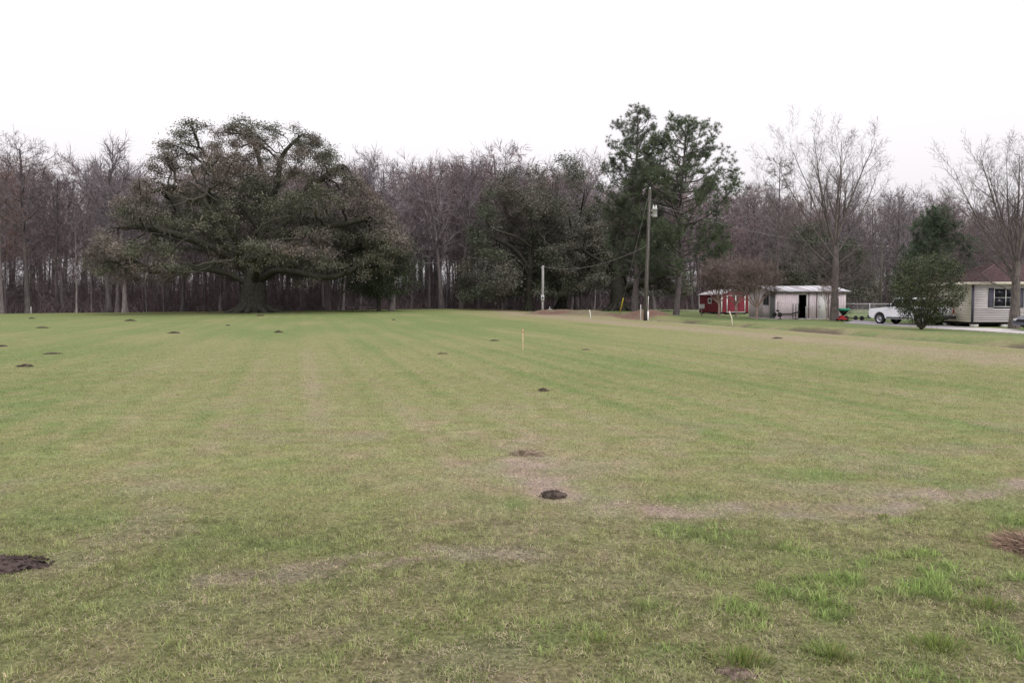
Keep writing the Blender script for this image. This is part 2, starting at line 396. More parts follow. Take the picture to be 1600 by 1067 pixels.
def lawn(X, Y):
    """base colour of the turf and the share of dry, lush and bare ground at each point"""
    X, Y = np.asarray(X, float), np.asarray(Y, float)
    px = 800 + F_PX * X / np.maximum(Y, 3)
    big, mid, sm = fbm(X, Y, 11, 21), fbm(X, Y, 2.6, 22), fbm(X, Y, .55, 23, 3)
    u = X * math.cos(STRIPE_A) - Y * math.sin(STRIPE_A)
    v_ = X * math.sin(STRIPE_A) + Y * math.cos(STRIPE_A)
    far_ = smooth(6, 13, Y)
    mid = mid * (1 - far_) + far_ * fbm(u, v_ / 6.0, 1.7, 24)
    big = big * (1 - .6 * far_) + .6 * far_ * fbm(u, v_ / 3.0, 7, 25)
    wob = u + .25 * (fbm(X, Y, 9, 40) - .5)
    stripe = .5 * np.sin(wob * 2 * math.pi / .62) * smooth(40, 22, Y) + .4 * np.sin(wob * 2 * math.pi / 1.25) + .22 * np.sin(wob * 2 * math.pi / 3.4 + 1)
    lipx = np.interp(Y, [p[1] for p in LIP[::-1]], [p[0] for p in LIP[::-1]])
    s = X - lipx
    fld = smooth(-.5, -4, s)                                   # 1 on the open field
    dry = .36 + .75 * (big - .5) + .6 * (mid - .5) + .5 * (sm - .5) * smooth(30, 8, Y)
    dry = dry + .22 * stripe * smooth(5.5, 11, Y) * fld
    dry = dry - .22 * smooth(26, 60, Y) * smooth(8, 2, s + 12)
    along = np.sin(s * 2 * math.pi / 5.5 + 1.5 * (fbm(X, Y, 12, 44) - .5))
    edge_zone = np.exp(-((s + 3.5) / 5.5) ** 2)
    dry = dry + (.50 + .26 * along) * edge_zone * smooth(14, 24, Y)
    lush = smooth(.47, .70, fbm(X, Y, .24, 31, 3) * .6 + fbm(X, Y, 1.3, 32, 2) * .4) * (.10 + .62 * smooth(5.4, 3.7, Y - .5 * np.clip(X, 0, 3)))
    lush = lush * (.3 + .7 * smooth(-.2, 1.6, X))
    dry = np.clip(dry - .6 * lush, 0, 1)
    c = mixc(mixc(np.broadcast_to(GREEN, X.shape + (3,)), OLIVE, smooth(.0, .5, dry)), TAN, smooth(.45, 1.0, dry))
    near_tan = smooth(.56, .72, fbm(X, Y, .9, 61)) * .5 * smooth(16, 9, Y)
    c = mixc(c, PINK * .82, near_tan * .6); dry = np.clip(dry + near_tan, 0, 1)
    # dead scar lines across the near turf
    d1, p1 = seg_dist(X + .30 * (fbm(X, Y, .8, 71) - .5), Y + .6 * (fbm(X, Y, .9, 72) - .5), SCAR)
    d2, _ = seg_dist(X, Y + .25 * (fbm(X, Y, .6, 73) - .5), SCAR2)
    spot = smooth(.40, .58, fbm(X, Y, .24, 74, 3))
    sc = np.maximum(smooth(.38, .06, d1) * (.32 + .68 * spot), .75 * smooth(.28, .05, d2) * spot)
    c = mixc(c, PINK * 1.08, sc * .95)
    gstrip = np.exp(-((d1 - .60) / .25) ** 2) * (Y < 6.9) * smooth(.45, .6, fbm(X, Y, .7, 75)) * smooth(4.2, 2.5, X)
    c = mixc(c, GREEN * .95, gstrip * .8)
    lush = np.maximum(lush, .45 * gstrip)
    # beyond the ditch: the mown yard; banks; woods floor
    yard = smooth(3.6, 5.5, s) * smooth(14, 26, Y)
    yd = np.clip(.25 + 1.3 * (fbm(X, Y, 5, 81) - .5), 0, 1)
    c = mixc(c, mixc(np.broadcast_to(YARD, X.shape + (3,)), OLIVE, yd), yard)
    bank = np.exp(-((s - 2.4) / 1.3) ** 2) * smooth(14, 26, Y) * (1 - smooth(96, 108, Y))
    c = mixc(c, mixc(np.broadcast_to(TAN * .85, X.shape + (3,)), YARD, smooth(.4, .62, fbm(X, Y, 3.5, 82))), bank * .85)
    mud = bank * smooth(.57, .66, fbm(X, Y, 2.4, 83)) * smooth(2.8, 1.6, np.abs(s - 2.2))
    c = mixc(c, SOILC, mud)
    bd, _ = seg_dist(X, Y, BERM)
    c = mixc(c, mixc(np.broadcast_to(REDD, X.shape + (3,)), TAN * .62, smooth(.42, .66, fbm(X, Y, 1.6, 84))), smooth(3.1, 1.9, bd))
    fl = smooth(-1.5, 1.5, Y - wood_edge(px) + 4 * (fbm(X, Y, 6, 85) - .5))
    c = mixc(c, LITTER, fl * .9)
    # leaf litter under the big oak
    c = mixc(c, LITTER * 1.2, .5 * smooth(9, 3, np.hypot(X + 31.3, (Y - 101) * .8) + 4 * (fbm(X, Y, 3, 86) - .5)))
    bare = np.clip(mud + smooth(2.6, 1.8, bd) + fl, 0, 1)
    return c, dry, lush, np.maximum(sc, near_tan * .6), bare

def axis_steps(spec):
    out = [spec[0][0]]
    for a, b, st in spec:
        out += list(np.linspace(a, b, max(1, int(round((b - a) / st))) + 1)[1:])
    return np.array(out)
xp = axis_steps([(0, 7, .14), (7, 26, .42), (26, 95, 1.1), (95, 300, 12), (300, 3000, 300)])
XS = np.concatenate([-xp[:0:-1], xp])
YS = axis_steps([(-200, -10, 19), (-10, 2.2, 1.2), (2.2, 11, .11), (11, 30, .3), (30, 112, .62), (112, 190, 2.0), (190, 400, 20), (400, 3400, 300)])
GX, GY = np.meshgrid(XS, YS)
gX, gY = GX.ravel(), GY.ravel()
GZ = ground_z(gX, gY)
nx, ny = len(XS), len(YS)
ii = (np.arange(ny - 1)[:, None] * nx + np.arange(nx - 1)[None]).ravel()
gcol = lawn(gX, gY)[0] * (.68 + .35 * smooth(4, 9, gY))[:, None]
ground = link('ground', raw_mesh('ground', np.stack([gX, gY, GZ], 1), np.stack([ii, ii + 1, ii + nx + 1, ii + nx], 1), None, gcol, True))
tag(ground, 'wide mown lawn, green and straw coloured, with a ditch along its edge', 'lawn', kind='structure')

gm = bpy.data.materials.new('turf'); gm.use_nodes = True
nt = gm.node_tree; bs = nt.nodes['Principled BSDF']; ln = nt.links.new
bs.inputs['Roughness'].default_value = .95; bs.inputs['Specular IOR Level'].default_value = .1
at = nd(nt, 'ShaderNodeAttribute', attribute_name='tint')
tc = nd(nt, 'ShaderNodeTexCoord')
out = at.outputs['Color']
for sc_, lo, hi, dt in ((.9, .95, 1.05, 5), (5.0, .84, 1.16, 6), (34.0, .50, 1.46, 4)):
    nz = nd(nt, 'ShaderNodeTexNoise'); nz.inputs['Scale'].default_value = sc_; nz.inputs['Detail'].default_value = dt
    mr = nd(nt, 'ShaderNodeMapRange'); mr.inputs['From Min'].default_value, mr.inputs['From Max'].default_value = .3, .7
    mr.inputs['To Min'].default_value, mr.inputs['To Max'].default_value = lo, hi
    mx = nd(nt, 'ShaderNodeMix', data_type='RGBA', blend_type='MULTIPLY'); mx.inputs[0].default_value = 1
    ln(tc.outputs['Object'], nz.inputs['Vector']); ln(nz.outputs[0], mr.inputs['Value'])
    ln(out, mx.inputs[6]); ln(mr.outputs[0], mx.inputs[7]); out = mx.outputs[2]
nz2 = nd(nt, 'ShaderNodeTexNoise'); nz2.inputs['Scale'].default_value = 2.2; nz2.inputs['Detail'].default_value = 7
rp = nd(nt, 'ShaderNodeValToRGB'); rp.color_ramp.elements[0].position, rp.color_ramp.elements[1].position = .40, .62
rp.color_ramp.elements[0].color = (.86, 1.06, .84, 1); rp.color_ramp.elements[1].color = (1.13, .97, 1.06, 1)
mx = nd(nt, 'ShaderNodeMix', data_type='RGBA', blend_type='MULTIPLY'); mx.inputs[0].default_value = .4
ln(tc.outputs['Object'], nz2.inputs['Vector']); ln(nz2.outputs[0], rp.inputs[0]); ln(out, mx.inputs[6]); ln(rp.outputs[0], mx.inputs[7]); out = mx.outputs[2]
ln(out, bs.inputs['Base Color'])
bp = nd(nt, 'ShaderNodeBump'); bp.inputs['Strength'].default_value = .6; bp.inputs['Distance'].default_value = .03
ln(nz.outputs[0], bp.inputs['Height']); ln(bp.outputs[0], bs.inputs['Normal'])
ground.data.materials.append(gm)

# grass blades, thinner and fewer with distance
def grass_band(acc, y0, y1, dens, wid, ln_, segs, seed):
    g = np.random.default_rng(seed)
    xm = .68 * y1 + .9
    n = int((y1 - y0) * 2 * xm * dens)
    Y = g.uniform(y0, y1, n); X = g.uniform(-xm, xm, n)
    k = np.abs(X) < .68 * Y + .9
    X, Y = X[k], Y[k]
    c, dry, lush, dead, bare = lawn(X, Y)
    soil_spot = np.zeros(len(X), bool)
    for (mx_, my_, ra, rb) in SOIL_SPOTS:
        soil_spot |= ((X - mx_) / (ra * 1.02)) ** 2 + ((Y - my_) / (rb * 1.02)) ** 2 < .8
    tuft = fbm(X, Y, .16, 91, 2)
    keep = (g.random(len(X)) < (.30 + .70 * smooth(.32, .58, tuft)) * (1 - .85 * bare) * (1 - smooth(19, 37, Y))) & ~soil_spot
    X, Y, c, dry, lush, dead, tuft = (a[keep] for a in (X, Y, c, dry, lush, dead, tuft))
    n = len(X)
    r1 = g.random(n)
    t2, t3 = vnoise(X, Y, .045, 93), vnoise(X, Y, .11, 94)
    clump = smooth(14, 6, Y)
    dry = np.clip(dry + .75 * (t3 - .5) * clump, 0, 1)
    dryb = r1 < np.clip(.05 + .42 * dry + .6 * dead, 0, .9)     # a straw-coloured blade lying low, or a green one standing
    col = np.where(dryb[:, None], mixc(TAN * 1.28, PINK * 1.1, g.random(n)), mixc(mixc(np.broadcast_to(GREEN, (n, 3)), c, .5), np.array((.145, .205, .06)), lush * .9))
    col = col * g.uniform(.78, 1.28, n)[:, None] * 1.62 * (1 + (1.05 * (t2 - .5)) * clump)[:, None]
    dark = g.random(n) < .05
    col[dark] *= .55
    Ln = ln_ * g.uniform(.5, 1.25, n) * (1 + 1.0 * lush * (~dryb)) * np.where(dryb, .8, 1) * (.75 + .5 * tuft) * (1 + .8 * (t2 - .5) * clump)
    az = g.uniform(0, 2 * math.pi, n)
    lean = np.where(dryb, g.uniform(.9, 1.5, n), g.uniform(.1, .95, n))
    H = np.stack([np.cos(az), np.sin(az), np.zeros(n)], 1); Z = np.array((0, 0, 1.0))
    D = H * np.sin(lean)[:, None] + Z * np.cos(lean)[:, None]
    D2 = H * np.sin(np.minimum(lean + .5, 1.6))[:, None] + Z * np.cos(np.minimum(lean + .5, 1.6))[:, None]
    S = np.stack([-np.sin(az), np.cos(az), np.zeros(n)], 1) * (wid * g.uniform(.7, 1.3, n) * .5 * (1 + .5 * lush) * np.where(dryb, .6, 1))[:, None]
    P = np.stack([X, Y, ground_z(X, Y) - .004 + np.where(dryb, .012, 0)], 1)
    Ln = Ln[:, None]
    if segs == 2:
        m = P + D * Ln * .55; tip = m + D2 * Ln * .5
        V = np.stack([P - S, P + S, m + S * .8, m - S * .8, tip], 1).reshape(-1, 3)
        b = np.arange(n)[:, None] * 5
        acc.add(V, b + np.array([0, 1, 2, 3]), b + np.array([3, 2, 4]), np.repeat(col, 5, 0))
    else:
        V = np.stack([P - S, P + S, P + D * Ln], 1).reshape(-1, 3)
        acc.add(V, None, np.arange(n * 3).reshape(-1, 3), np.repeat(col, 3, 0))

SOIL_SPOTS = [(-3.22, 5.05, .36, .20), (.36, 6.97, .17, .16), (3.40, 5.40, .20, .22)]
ga = Acc()
grass_band(ga, 2.7, 6.2, 9400, .0042, .034, 2, 1)
grass_band(ga, 6.2, 10.5, 3600, .0055, .032, 1, 2)
grass_band(ga, 10.5, 19, 1300, .008, .030, 1, 3)
grass_band(ga, 19, 37, 300, .014, .030, 1, 4)
MT['grass'] = material('grass', (1, 1, 1), var=.0, scale=3, tint=True, transl=.42, rough=.7, spec=.2)
grass = link('grass', ga.mesh('grass', False, True), 'grass')
tag(grass, 'short green and straw coloured grass blades covering the near lawn', 'grass', kind='stuff')
print('grass tris', len(grass.data.polygons))

# ------------------------------------------------------------------ drive, path and lane
def strip(name, left, right, mat, lift, label, cat):
    """a paved ribbon between two polylines of equal length, with a real edge"""
    n = 14
    def res(p):
        p = np.array(p, float); t = np.linspace(0, len(p) - 1, n * (len(p) - 1) + 1)
        return np.stack([np.interp(t, range(len(p)), p[:, k]) for k in (0, 1)], 1)
    a, b = res(left), res(right); m = len(a)
    cols = 6
    V = []
    for j in range(cols):
        q = a + (b - a) * (j / (cols - 1))
        q = q + (0 if 0 < j < cols - 1 else 1) * .18 * (np.stack([vnoise(q[:, 0], q[:, 1], .9, 7), vnoise(q[:, 0], q[:, 1], .9, 8)], 1) - .5)
        V.append(np.stack([q[:, 0], q[:, 1], ground_z(q[:, 0], q[:, 1]) + lift], 1))
    V = np.concatenate(V)
    Q = [(j * m + i, j * m + i + 1, (j + 1) * m + i + 1, (j + 1) * m + i) for j in range(cols - 1) for i in range(m - 1)]
    o = link(name, raw_mesh(name, V, Q, None, None, True), mat)
    md = o.modifiers.new('edge', 'SOLIDIFY'); md.thickness = lift + .03; md.offset = -1 if True else 1
    return tag(o, label, cat, kind='structure')
strip('driveway', [(23.4, 58.5), (24.6, 55), (25.4, 51)], [(28.0, 68), (29.2, 60), (29.6, 52.0)], 'gravel', .035,
      'grey gravel drive under the white pickup', 'driveway')
strip('footpath', [(25.5, 50.9), (25.2, 44), (24.6, 37)], [(29.9, 51.9), (29.2, 45), (28.6, 37)], 'concrete', .05,
      'pale concrete path in front of the white house', 'path')
strip('lane', [(6, 119.0), (18, 117.0), (26, 112), (45, 108), (70, 104)], [(6, 120.4), (18, 118.6), (26, 114.5), (45, 111), (70, 107)], 'dirt_lane', .05,
      'pale dirt lane running behind the sheds at the edge of the wood', 'lane')

# ------------------------------------------------------------------ tree growing
def colonize(att, nodes, par, step, di, dk, iters, rg, trop=(0, 0, 0), jit=.15):
    """space colonisation: branches grow towards the points of the crown's volume"""
    cap = 30000
    N = np.zeros((cap, 3)); N[:len(nodes)] = nodes; n = len(nodes)
    par = list(par); nch = np.zeros(cap, int); last = np.full((cap, 3), 1e9)
    for q in par:
        if q >= 0: nch[q] += 1
    A = att.copy(); alive = np.ones(len(A), bool)
    bi = np.zeros(len(A), int); bd = np.full(len(A), 1e9)
    def upd(lo, hi):
        for s in range(lo, hi, 400):
            blk = N[s:min(hi, s + 400)]
            d = ((A[:, None] - blk[None]) ** 2).sum(-1)
            j = d.argmin(1); m = d[np.arange(len(A)), j]
            k = m < bd; bd[k] = m[k]; bi[k] = j[k] + s
    upd(0, n)
    trop = np.array(trop, float)
    for it in range(iters):
        act = alive & (bd < di * di)
        if not act.any(): break
        idx = bi[act]; d = A[act] - N[idx]; d /= np.linalg.norm(d, axis=1)[:, None] + 1e-9
        u, inv = np.unique(idx, return_inverse=True)
        S = np.zeros((len(u), 3)); np.add.at(S, inv, d)
        S /= np.linalg.norm(S, axis=1)[:, None] + 1e-9
        S = S + trop + rg.normal(size=S.shape) * jit; S /= np.linalg.norm(S, axis=1)[:, None] + 1e-9
        new = N[u] + S * step
        ok = (nch[u] < 3) & (np.linalg.norm(new - last[u], axis=1) > .35 * step)
        u, new = u[ok], new[ok]
        if len(u) == 0 or n + len(u) > cap: break
        N[n:n + len(u)] = new; last[u] = new
        np.add.at(nch, u, 1); par += list(u)
        upd(n, n + len(u)); n += len(u)
        alive &= bd > dk * dk
        # compact
        if alive.mean() < .6:
            A, bi, bd = A[alive], bi[alive], bd[alive]; alive = np.ones(len(A), bool)
            if len(A) == 0: break
    return N[:n].copy(), np.array(par)

def radii(N, par, tip, trunk_r, e=2.3, maxlimb=None):
    n = len(N); s = np.zeros(n)
    ch = np.zeros(n, int)
    for q in par[par >= 0]: ch[q] += 1
    s[ch == 0] = 1
    for i in range(n - 1, 0, -1): s[par[i]] += s[i]            # children always follow their parents
    # s counts tips; radius ~ tips ** (1/e)
    r = s ** (1 / e)
    return tip + (trunk_r - tip) * (r - 1) / (r[0] - 1 + 1e-9), ch

def chains_of(N, par, r):
    n = len(N); kids = [[] for _ in range(n)]
    for i in range(1, n): kids[par[i]].append(i)
    out = []; st = [(0, None)]
    while st:
        i, start = st.pop()
        c = [start, i] if start is not None else [i]
        while kids[c[-1]]:
            k = sorted(kids[c[-1]], key=lambda q: -r[q])
            for q in k[1:]: st.append((q, c[-1]))
            c.append(k[0])
        if len(c) > 1: out.append(c)
    return out

def sides(r): return 12 if r > .4 else 8 if r > .15 else 6 if r > .07 else 4 if r > .03 else 3

def polyline(p, n):
    p = np.array(p, float); t = np.linspace(0, len(p) - 1, n)
    # Catmull-Rom through the given points
    out = []
    for q in t:
        i = min(int(q), len(p) - 2); f = q - i
        a, b, c, d = p[max(i - 1, 0)], p[i], p[i + 1], p[min(i + 2, len(p) - 1)]
        out.append(.5 * ((2 * b) + (-a + c) * f + (2 * a - 5 * b + 4 * c - d) * f * f + (-a + 3 * b - 3 * c + d) * f ** 3))
    return np.array(out)

def seeded_skeleton(trunk, limbs, step):
    """trunk and main limbs as given polylines (a limb starts at trunk height h), resampled to nodes"""
    def res(p):
        p = np.array(p, float); L_ = np.linalg.norm(np.diff(p, axis=0), axis=1).sum()
        return polyline(p, max(3, int(L_ / step)))
    T = res(trunk); N = list(T); par = [-1] + list(range(len(T) - 1))
    for lb in limbs:
        q = res(lb); k = int(np.argmin(np.linalg.norm(T - q[0], axis=1)))
        prev = k
        for p in q[1:]:
            N.append(p); par.append(prev); prev = len(N) - 1
    return np.array(N), par

def oak_points(rg, n, prof_l, prof_r, bot, depth, shell=.55, lump=.14):
    """points in a lumpy dome. prof: list of (distance from trunk, crown top); bot: (distance, crown underside)"""
    out = []; got = 0
    rl, rr = prof_l[-1][0], prof_r[-1][0]
    while got < n:
        m = n * 3
        x = rg.uniform(-rl, rr, m); y = rg.uniform(-depth, depth, m)
        ext = np.where(x < 0, rl, rr)
        rho = np.sqrt(x ** 2 + (y * ext / depth) ** 2)
        w = (x / (rho + 1e-6) + 1) / 2
        top = np.interp(rho, *zip(*prof_l)) * (1 - w) + np.interp(rho, *zip(*prof_r)) * w
        top = top * (1 + lump * (fbm(x, y, 5.5, 301, 3) - .5) * 2)
        lo = np.interp(rho, *zip(*bot)) + 1.2 * (fbm(x, y, 4, 302, 2) - .5)
        ok = (rho < ext) & (top > lo + .6)
        z = lo + (top - lo) * rg.random(m) ** .8
        deep = (top - z)                                       # keep mostly the outer layer
        edge = ext - rho
        ok &= (rg.random(m) < np.exp(-np.minimum(deep, edge * 1.2) / (ext * .28)) + .12 * (1 - shell))
        # clumps and gaps
        g3 = fbm(x + .7 * z, y - .6 * z, 3.2, 303, 2) * .5 + fbm(x - .5 * y, z * 1.3 + .4 * y, 2.8, 304, 2) * .5
        ok &= g3 > .476
        p = np.stack([x, y, z], 1)[ok]; out.append(p); got += len(p)
    return np.concatenate(out)[:n]

def build_oak(name, label, cat, loc, trunk, limbs, att, trunk_r, leaf_mat, leaf_n, leaf_size, seed, step=.6, di=7, dk=1.15,
              limb_r=.14, spread=.5, moss=.25, group=None, base_flare=1.8, tones=None, open_limbs=()):
    rg = np.random.default_rng(seed)
    N, par = seeded_skeleton(trunk, limbs, step)
    N, par = colonize(att, N, par, step, di, dk, 120, rg, (0, 0, .02), .22)
    r, ch = radii(N, par, .022, trunk_r, 2.5)
    root = thing(name, label, cat, loc, 0, group)
    ta, br = Acc(), Acc(); nl = 0
    for c in chains_of(N, par, r):
        P, rr = N[c], r[c].copy()
        if c[0] != 0: rr[0] = rr[1] * 1.15
        if c[0] == 0:
            z = P[:, 2]; rr = rr * (1 + (base_flare - 1) * np.exp(-z / .9))
            P = np.concatenate([[P[0] - (0, 0, .5)], P]); rr = np.concatenate([[rr[0] * 1.15], rr])
            tube(ta, P, rr, 14)
        elif rr[1] > limb_r:
            la = Acc(); rr2 = rr * (1 + .18 * (rg.random(len(rr)) - .5)); tube(la, P, rr2, sides(rr[1]))
            link('limb', la.mesh('limb', True), 'oak_bark', root)
        else:
            tube(br, P, rr, sides(rr[1]))
    # root flare: a few buttress roots
    for k in range(9):
        a = k * 2 * math.pi / 9 + rg.uniform(-.2, .2); R0 = trunk_r * base_flare
        tube(ta, [(R0 * .5 * math.cos(a), R0 * .5 * math.sin(a), 1.3), (R0 * .95 * math.cos(a), R0 * .95 * math.sin(a), .45),
                  (R0 * 1.6 * math.cos(a), R0 * 1.6 * math.sin(a), .02), (R0 * 2.2 * math.cos(a), R0 * 2.2 * math.sin(a), -.25)],
             [trunk_r * .3, trunk_r * .3, trunk_r * .2, .05], 6)
    link('trunk', ta.mesh('trunk', True), 'oak_bark', root)
    link('branches', br.mesh('branches', True), 'oak_bark', root)['kind'] = 'stuff'
    # foliage in flattened clumps on the thin shoots
    tipn = np.where((ch == 0) | (r < .075))[0]
    C = N[tipn]
    if open_limbs:                                             # foliage hangs above and behind the great limbs, which stay bare
        drop = np.zeros(len(C), bool)
        for k in open_limbs:
            q = polyline(limbs[k], 24)
            d, pr_ = seg_dist(C[:, 0], C[:, 2], [tuple(p[[0, 2]]) for p in q])
            ly = np.interp(pr_, range(24), q[:, 1])
            drop |= (d < 1.15) & (C[:, 1] < ly + .6) & (C[:, 2] < 21) & (rg.random(len(C)) < .84)
        C = C[~drop]
    per = np.maximum(1, rg.poisson(leaf_n / len(C), len(C)))
    cen = np.repeat(C, per, 0)
    off = rg.normal(size=cen.shape) * (spread, spread, spread * .55)
    P = cen + off
    cl_t = np.repeat(rg.uniform(.72, 1.28, len(C)), per) * rg.uniform(.7, 1.3, len(P))
    tones = np.array([(1, 1, 1), (.80, .90, .74), (1.10, .99, .97), (1.28, 1.22, 1.22)])
    fld = fbm(C[:, 0] + .5 * C[:, 1], C[:, 2] * 1.4 - .3 * C[:, 1], 4.5, seed + 9, 2) + .16 * (rg.random(len(C)) - .5)
    tn = tones[np.repeat(np.select([fld < .43, fld < .55, fld < .64], [1, 0, 2], 3), per)]
    la = Acc(); leaves(la, P, leaf_size * rg.uniform(.6, 1.35, len(P)), tn * cl_t[:, None], rg, .5, .6, quad=False)
    # hanging grey moss and fern wisps
    if moss:
        k = rg.choice(len(C), int(len(C) * moss)); pp = C[k] + rg.normal(size=(len(k), 3)) * .3
        D = rg.normal(size=pp.shape) * .25; D[:, 2] = -1; D /= np.linalg.norm(D, axis=1)[:, None]
        slivers(la, pp, D, rg.uniform(.4, 1.2, len(pp)), .13, np.broadcast_to((1.5, 1.45, 1.5), pp.shape) * rg.uniform(.7, 1.1, (len(pp), 1)), rg)
    k = rg.choice(len(C), int(len(C) * 1.6)); pp = C[k] + rg.normal(size=(len(k), 3)) * .12          # bare twig ends standing out of the clumps
    D = rg.normal(size=pp.shape) + (0, 0, .5); D /= np.linalg.norm(D, axis=1)[:, None]
    slivers(la, pp, D, rg.uniform(.5, 1.3, len(pp)), .05, np.broadcast_to((.55, .52, .5), pp.shape), rg)
    link('crown', la.mesh('crown', False, True), leaf_mat, root)
    print(name, len(N), 'nodes', len(P), 'leaves')
    return root

# recursive growth for the bare trees -------------------------------------------------
def grow(rg, p, d, Ln, r, lev, spec, chains, tips):
    sp = spec[lev]
    n = sp['seg']; P = [np.array(p, float)]; d = np.array(d, float); d /= np.linalg.norm(d)
    for i in range(n):
        d = d + rg.normal(size=3) * sp['wan'] + np.array((0, 0, sp['up'])); d /= np.linalg.norm(d)
        P.append(P[-1] + d * Ln / n)
    P = np.array(P); f = np.linspace(0, 1, n + 1)
    end = sp.get('end', .35)
    rr = r * (1 - (1 - end) * f)
    chains.append((lev, P, rr))
    if lev + 1 < len(spec):
        s2 = spec[lev + 1]; m = s2['n'] if np.isscalar(s2['n']) else int(rg.integers(*s2['n']))
        az0 = rg.uniform(0, 6.28)
        for k in range(m):
            t = s2['from'] + (s2.get('to', 1.0) - s2['from']) * ((k + rg.random() * .8) / m)
            q = np.array([np.interp(t, f, P[:, j]) for j in range(3)])
            ax = np.array([np.interp(t, f[:-1], np.diff(P, axis=0)[:, j]) for j in range(3)]); ax /= np.linalg.norm(ax)
            a = az0 + k * 2.4 + rg.uniform(-.4, .4)
            ref = np.cross(ax, (0.31, .95, .05)); ref /= np.linalg.norm(ref); w = np.cross(ax, ref)
            ang = s2['ang'] * rg.uniform(.75, 1.25)
            dd = ax * math.cos(ang) + (ref * math.cos(a) + w * math.sin(a)) * math.sin(ang)
            ll = s2['len'] * Ln * rg.uniform(.7, 1.25) * (1 - s2.get('tap', .4) * t)
            grow(rg, q, dd, ll, max(np.interp(t, f, rr) * s2['rad'], .006), lev + 1, spec, chains, tips)
    else:
        tips.append((P, d))

def tree_meshes(rg, chains, tips, trunk_lev, twig_n, twig_len, twig_w, flare=0, tw_up=.3, tone=(1, 1, 1), tone_var=.25, bury=.4, cypress=False):
    ta, ca = Acc(), Acc()
    for lev, P, rr in chains:
        if lev == 0:
            if flare:
                # extra rings near the ground for the swollen base
                zs = [0, .25, .6, 1.1, 1.8, 2.8]; base = [np.array([np.interp(z / max(P[1][2] - P[0][2], .1), [0, 1], [P[0][j], P[1][j]]) for j in range(3)]) for z in zs if z < P[1][2]]
                P = np.concatenate([base, P[1:]]); rr = np.concatenate([np.full(len(base), rr[0]), rr[1:]])
                rr = rr * (1 + flare * np.exp(-P[:, 2] / 1.0))
            P = np.concatenate([[P[0] - (0, 0, bury)], P]); rr = np.concatenate([[rr[0] * 1.08], rr])
            tube(ta, P, rr, 9)
        elif lev <= trunk_lev: tube(ta, P, rr, sides(rr[0]))
        else: tube(ca, P, rr, 3, np.array(tone) * rg.uniform(1 - tone_var, 1 + tone_var))
    if twig_n and tips:
        base, dirs = [], []
        for P, d in tips:
            for _ in range(twig_n):
                t = rg.random() ** .7 * (len(P) - 1); i = min(int(t), len(P) - 2)
                base.append(P[i] + (P[i + 1] - P[i]) * (t - i)); dirs.append(P[i + 1] - P[i])
        B = np.array(base); D = np.array(dirs); D /= np.linalg.norm(D, axis=1)[:, None] + 1e-9
        D = D * .9 + rg.normal(size=D.shape) * .55 + (0, 0, tw_up); D /= np.linalg.norm(D, axis=1)[:, None]
        ln_ = twig_len * rg.uniform(.4, 1.3, len(B))
        tn = np.array(tone) * rg.uniform(1 - tone_var, 1 + tone_var, (len(B), 1))
        slivers(ca, B, D, ln_, twig_w, tn, rg)
        M2 = B + D * (ln_ * .5)[:, None]; D3 = D + rg.normal(size=D.shape) * .6; D3 /= np.linalg.norm(D3, axis=1)[:, None]
        slivers(ca, M2, D3, ln_ * .6, twig_w * .8, tn, rg)
    return ta.mesh('trunk', True), ca.mesh('crown', False, True)

# ------------------------------------------------------------------ the great oak
D_OAK = 100.0
KO = D_OAK / F_PX
oak_loc = (px2x(396, D_OAK), D_OAK, gz(px2x(396, D_OAK), D_OAK) - .05)
def ok(px, py, y=0.0): return ((px - 396) * KO, y, (488 - py) * KO)
trunk = [(0, 0, 0), (0.05, 0, 1.6), (.1, .1, 3.2), (.35, 0, 5.0), (.9, .3, 7.2), (1.2, 0, 9.5), (1.7, -.3, 12.0), (1.9, 0, 14.5)]
limbs = [
    [(0, 0, 2.9), (-2.2, -1.5, 4.6), (-5.5, -3, 5.3), (-9.5, -4, 5.0), (-13.0, -4.5, 6.2)],
    [(.1, .1, 3.2), (2.6, -1.0, 4.9), (5.5, -2, 4.9), (8.5, -2.6, 4.3), (11.0, -3.0, 4.4), (13.5, -3.2, 5.6)],
    [(.1, .1, 3.5), (-1.8, 2.5, 5.4), (-5.0, 6.5, 6.3), (-8.5, 10.5, 6.2)],
    [(.1, .1, 3.4), (1.4, -3.0, 5.2), (2.2, -7.0, 6.2), (1.8, -11.0, 6.0)],
    [(.1, .1, 3.6), (2.2, 3.5, 5.6), (5.5, 7.5, 6.6), (8.0, 11.5, 6.8)],
    [(.35, 0, 4.6), (-2.2, -.6, 8.0), (-4.6, -1.2, 12.2), (-8.0, -1.8, 14.6), (-10.4, -2.2, 14.4)],
    [(.35, 0, 4.8), (-2.6, -2.4, 7.0), (-7.0, -4.5, 9.0), (-11.0, -5.0, 9.8), (-13.6, -5, 9.8)],
    [(.5, .1, 5.4), (3.0, -1.4, 8.2), (6.2, -2.4, 9.6), (10.5, -2.6, 10.3), (14.5, -2.2, 11.2)],
    [(.9, .3, 7.2), (3.4, .5, 10.4), (5.4, .2, 13.6), (8.6, -.4, 16.0), (11.2, -.6, 17.6)],
    [(1.2, 0, 9.5), (-.6, -1.0, 12.5), (-3.2, -1.6, 15.4), (-4.6, -1.4, 18.2)],
    [(1.7, -.3, 12.0), (3.4, -1.2, 15.0), (4.2, -1.6, 18.5), (6.6, -1.6, 21.0)],
    [(1.9, 0, 14.0), (1.0, .6, 17.5), (.2, .4, 21.0)],
    [(.35, 0, 4.8), (-.6, -3.6, 8.4), (-1.6, -7.6, 11.6), (-1.4, -10.5, 13.2)],
    [(.9, .3, 6.8), (.6, 4.0, 10.0), (-1.0, 8.0, 13.4), (-2.5, 10.5, 15.5)],
]
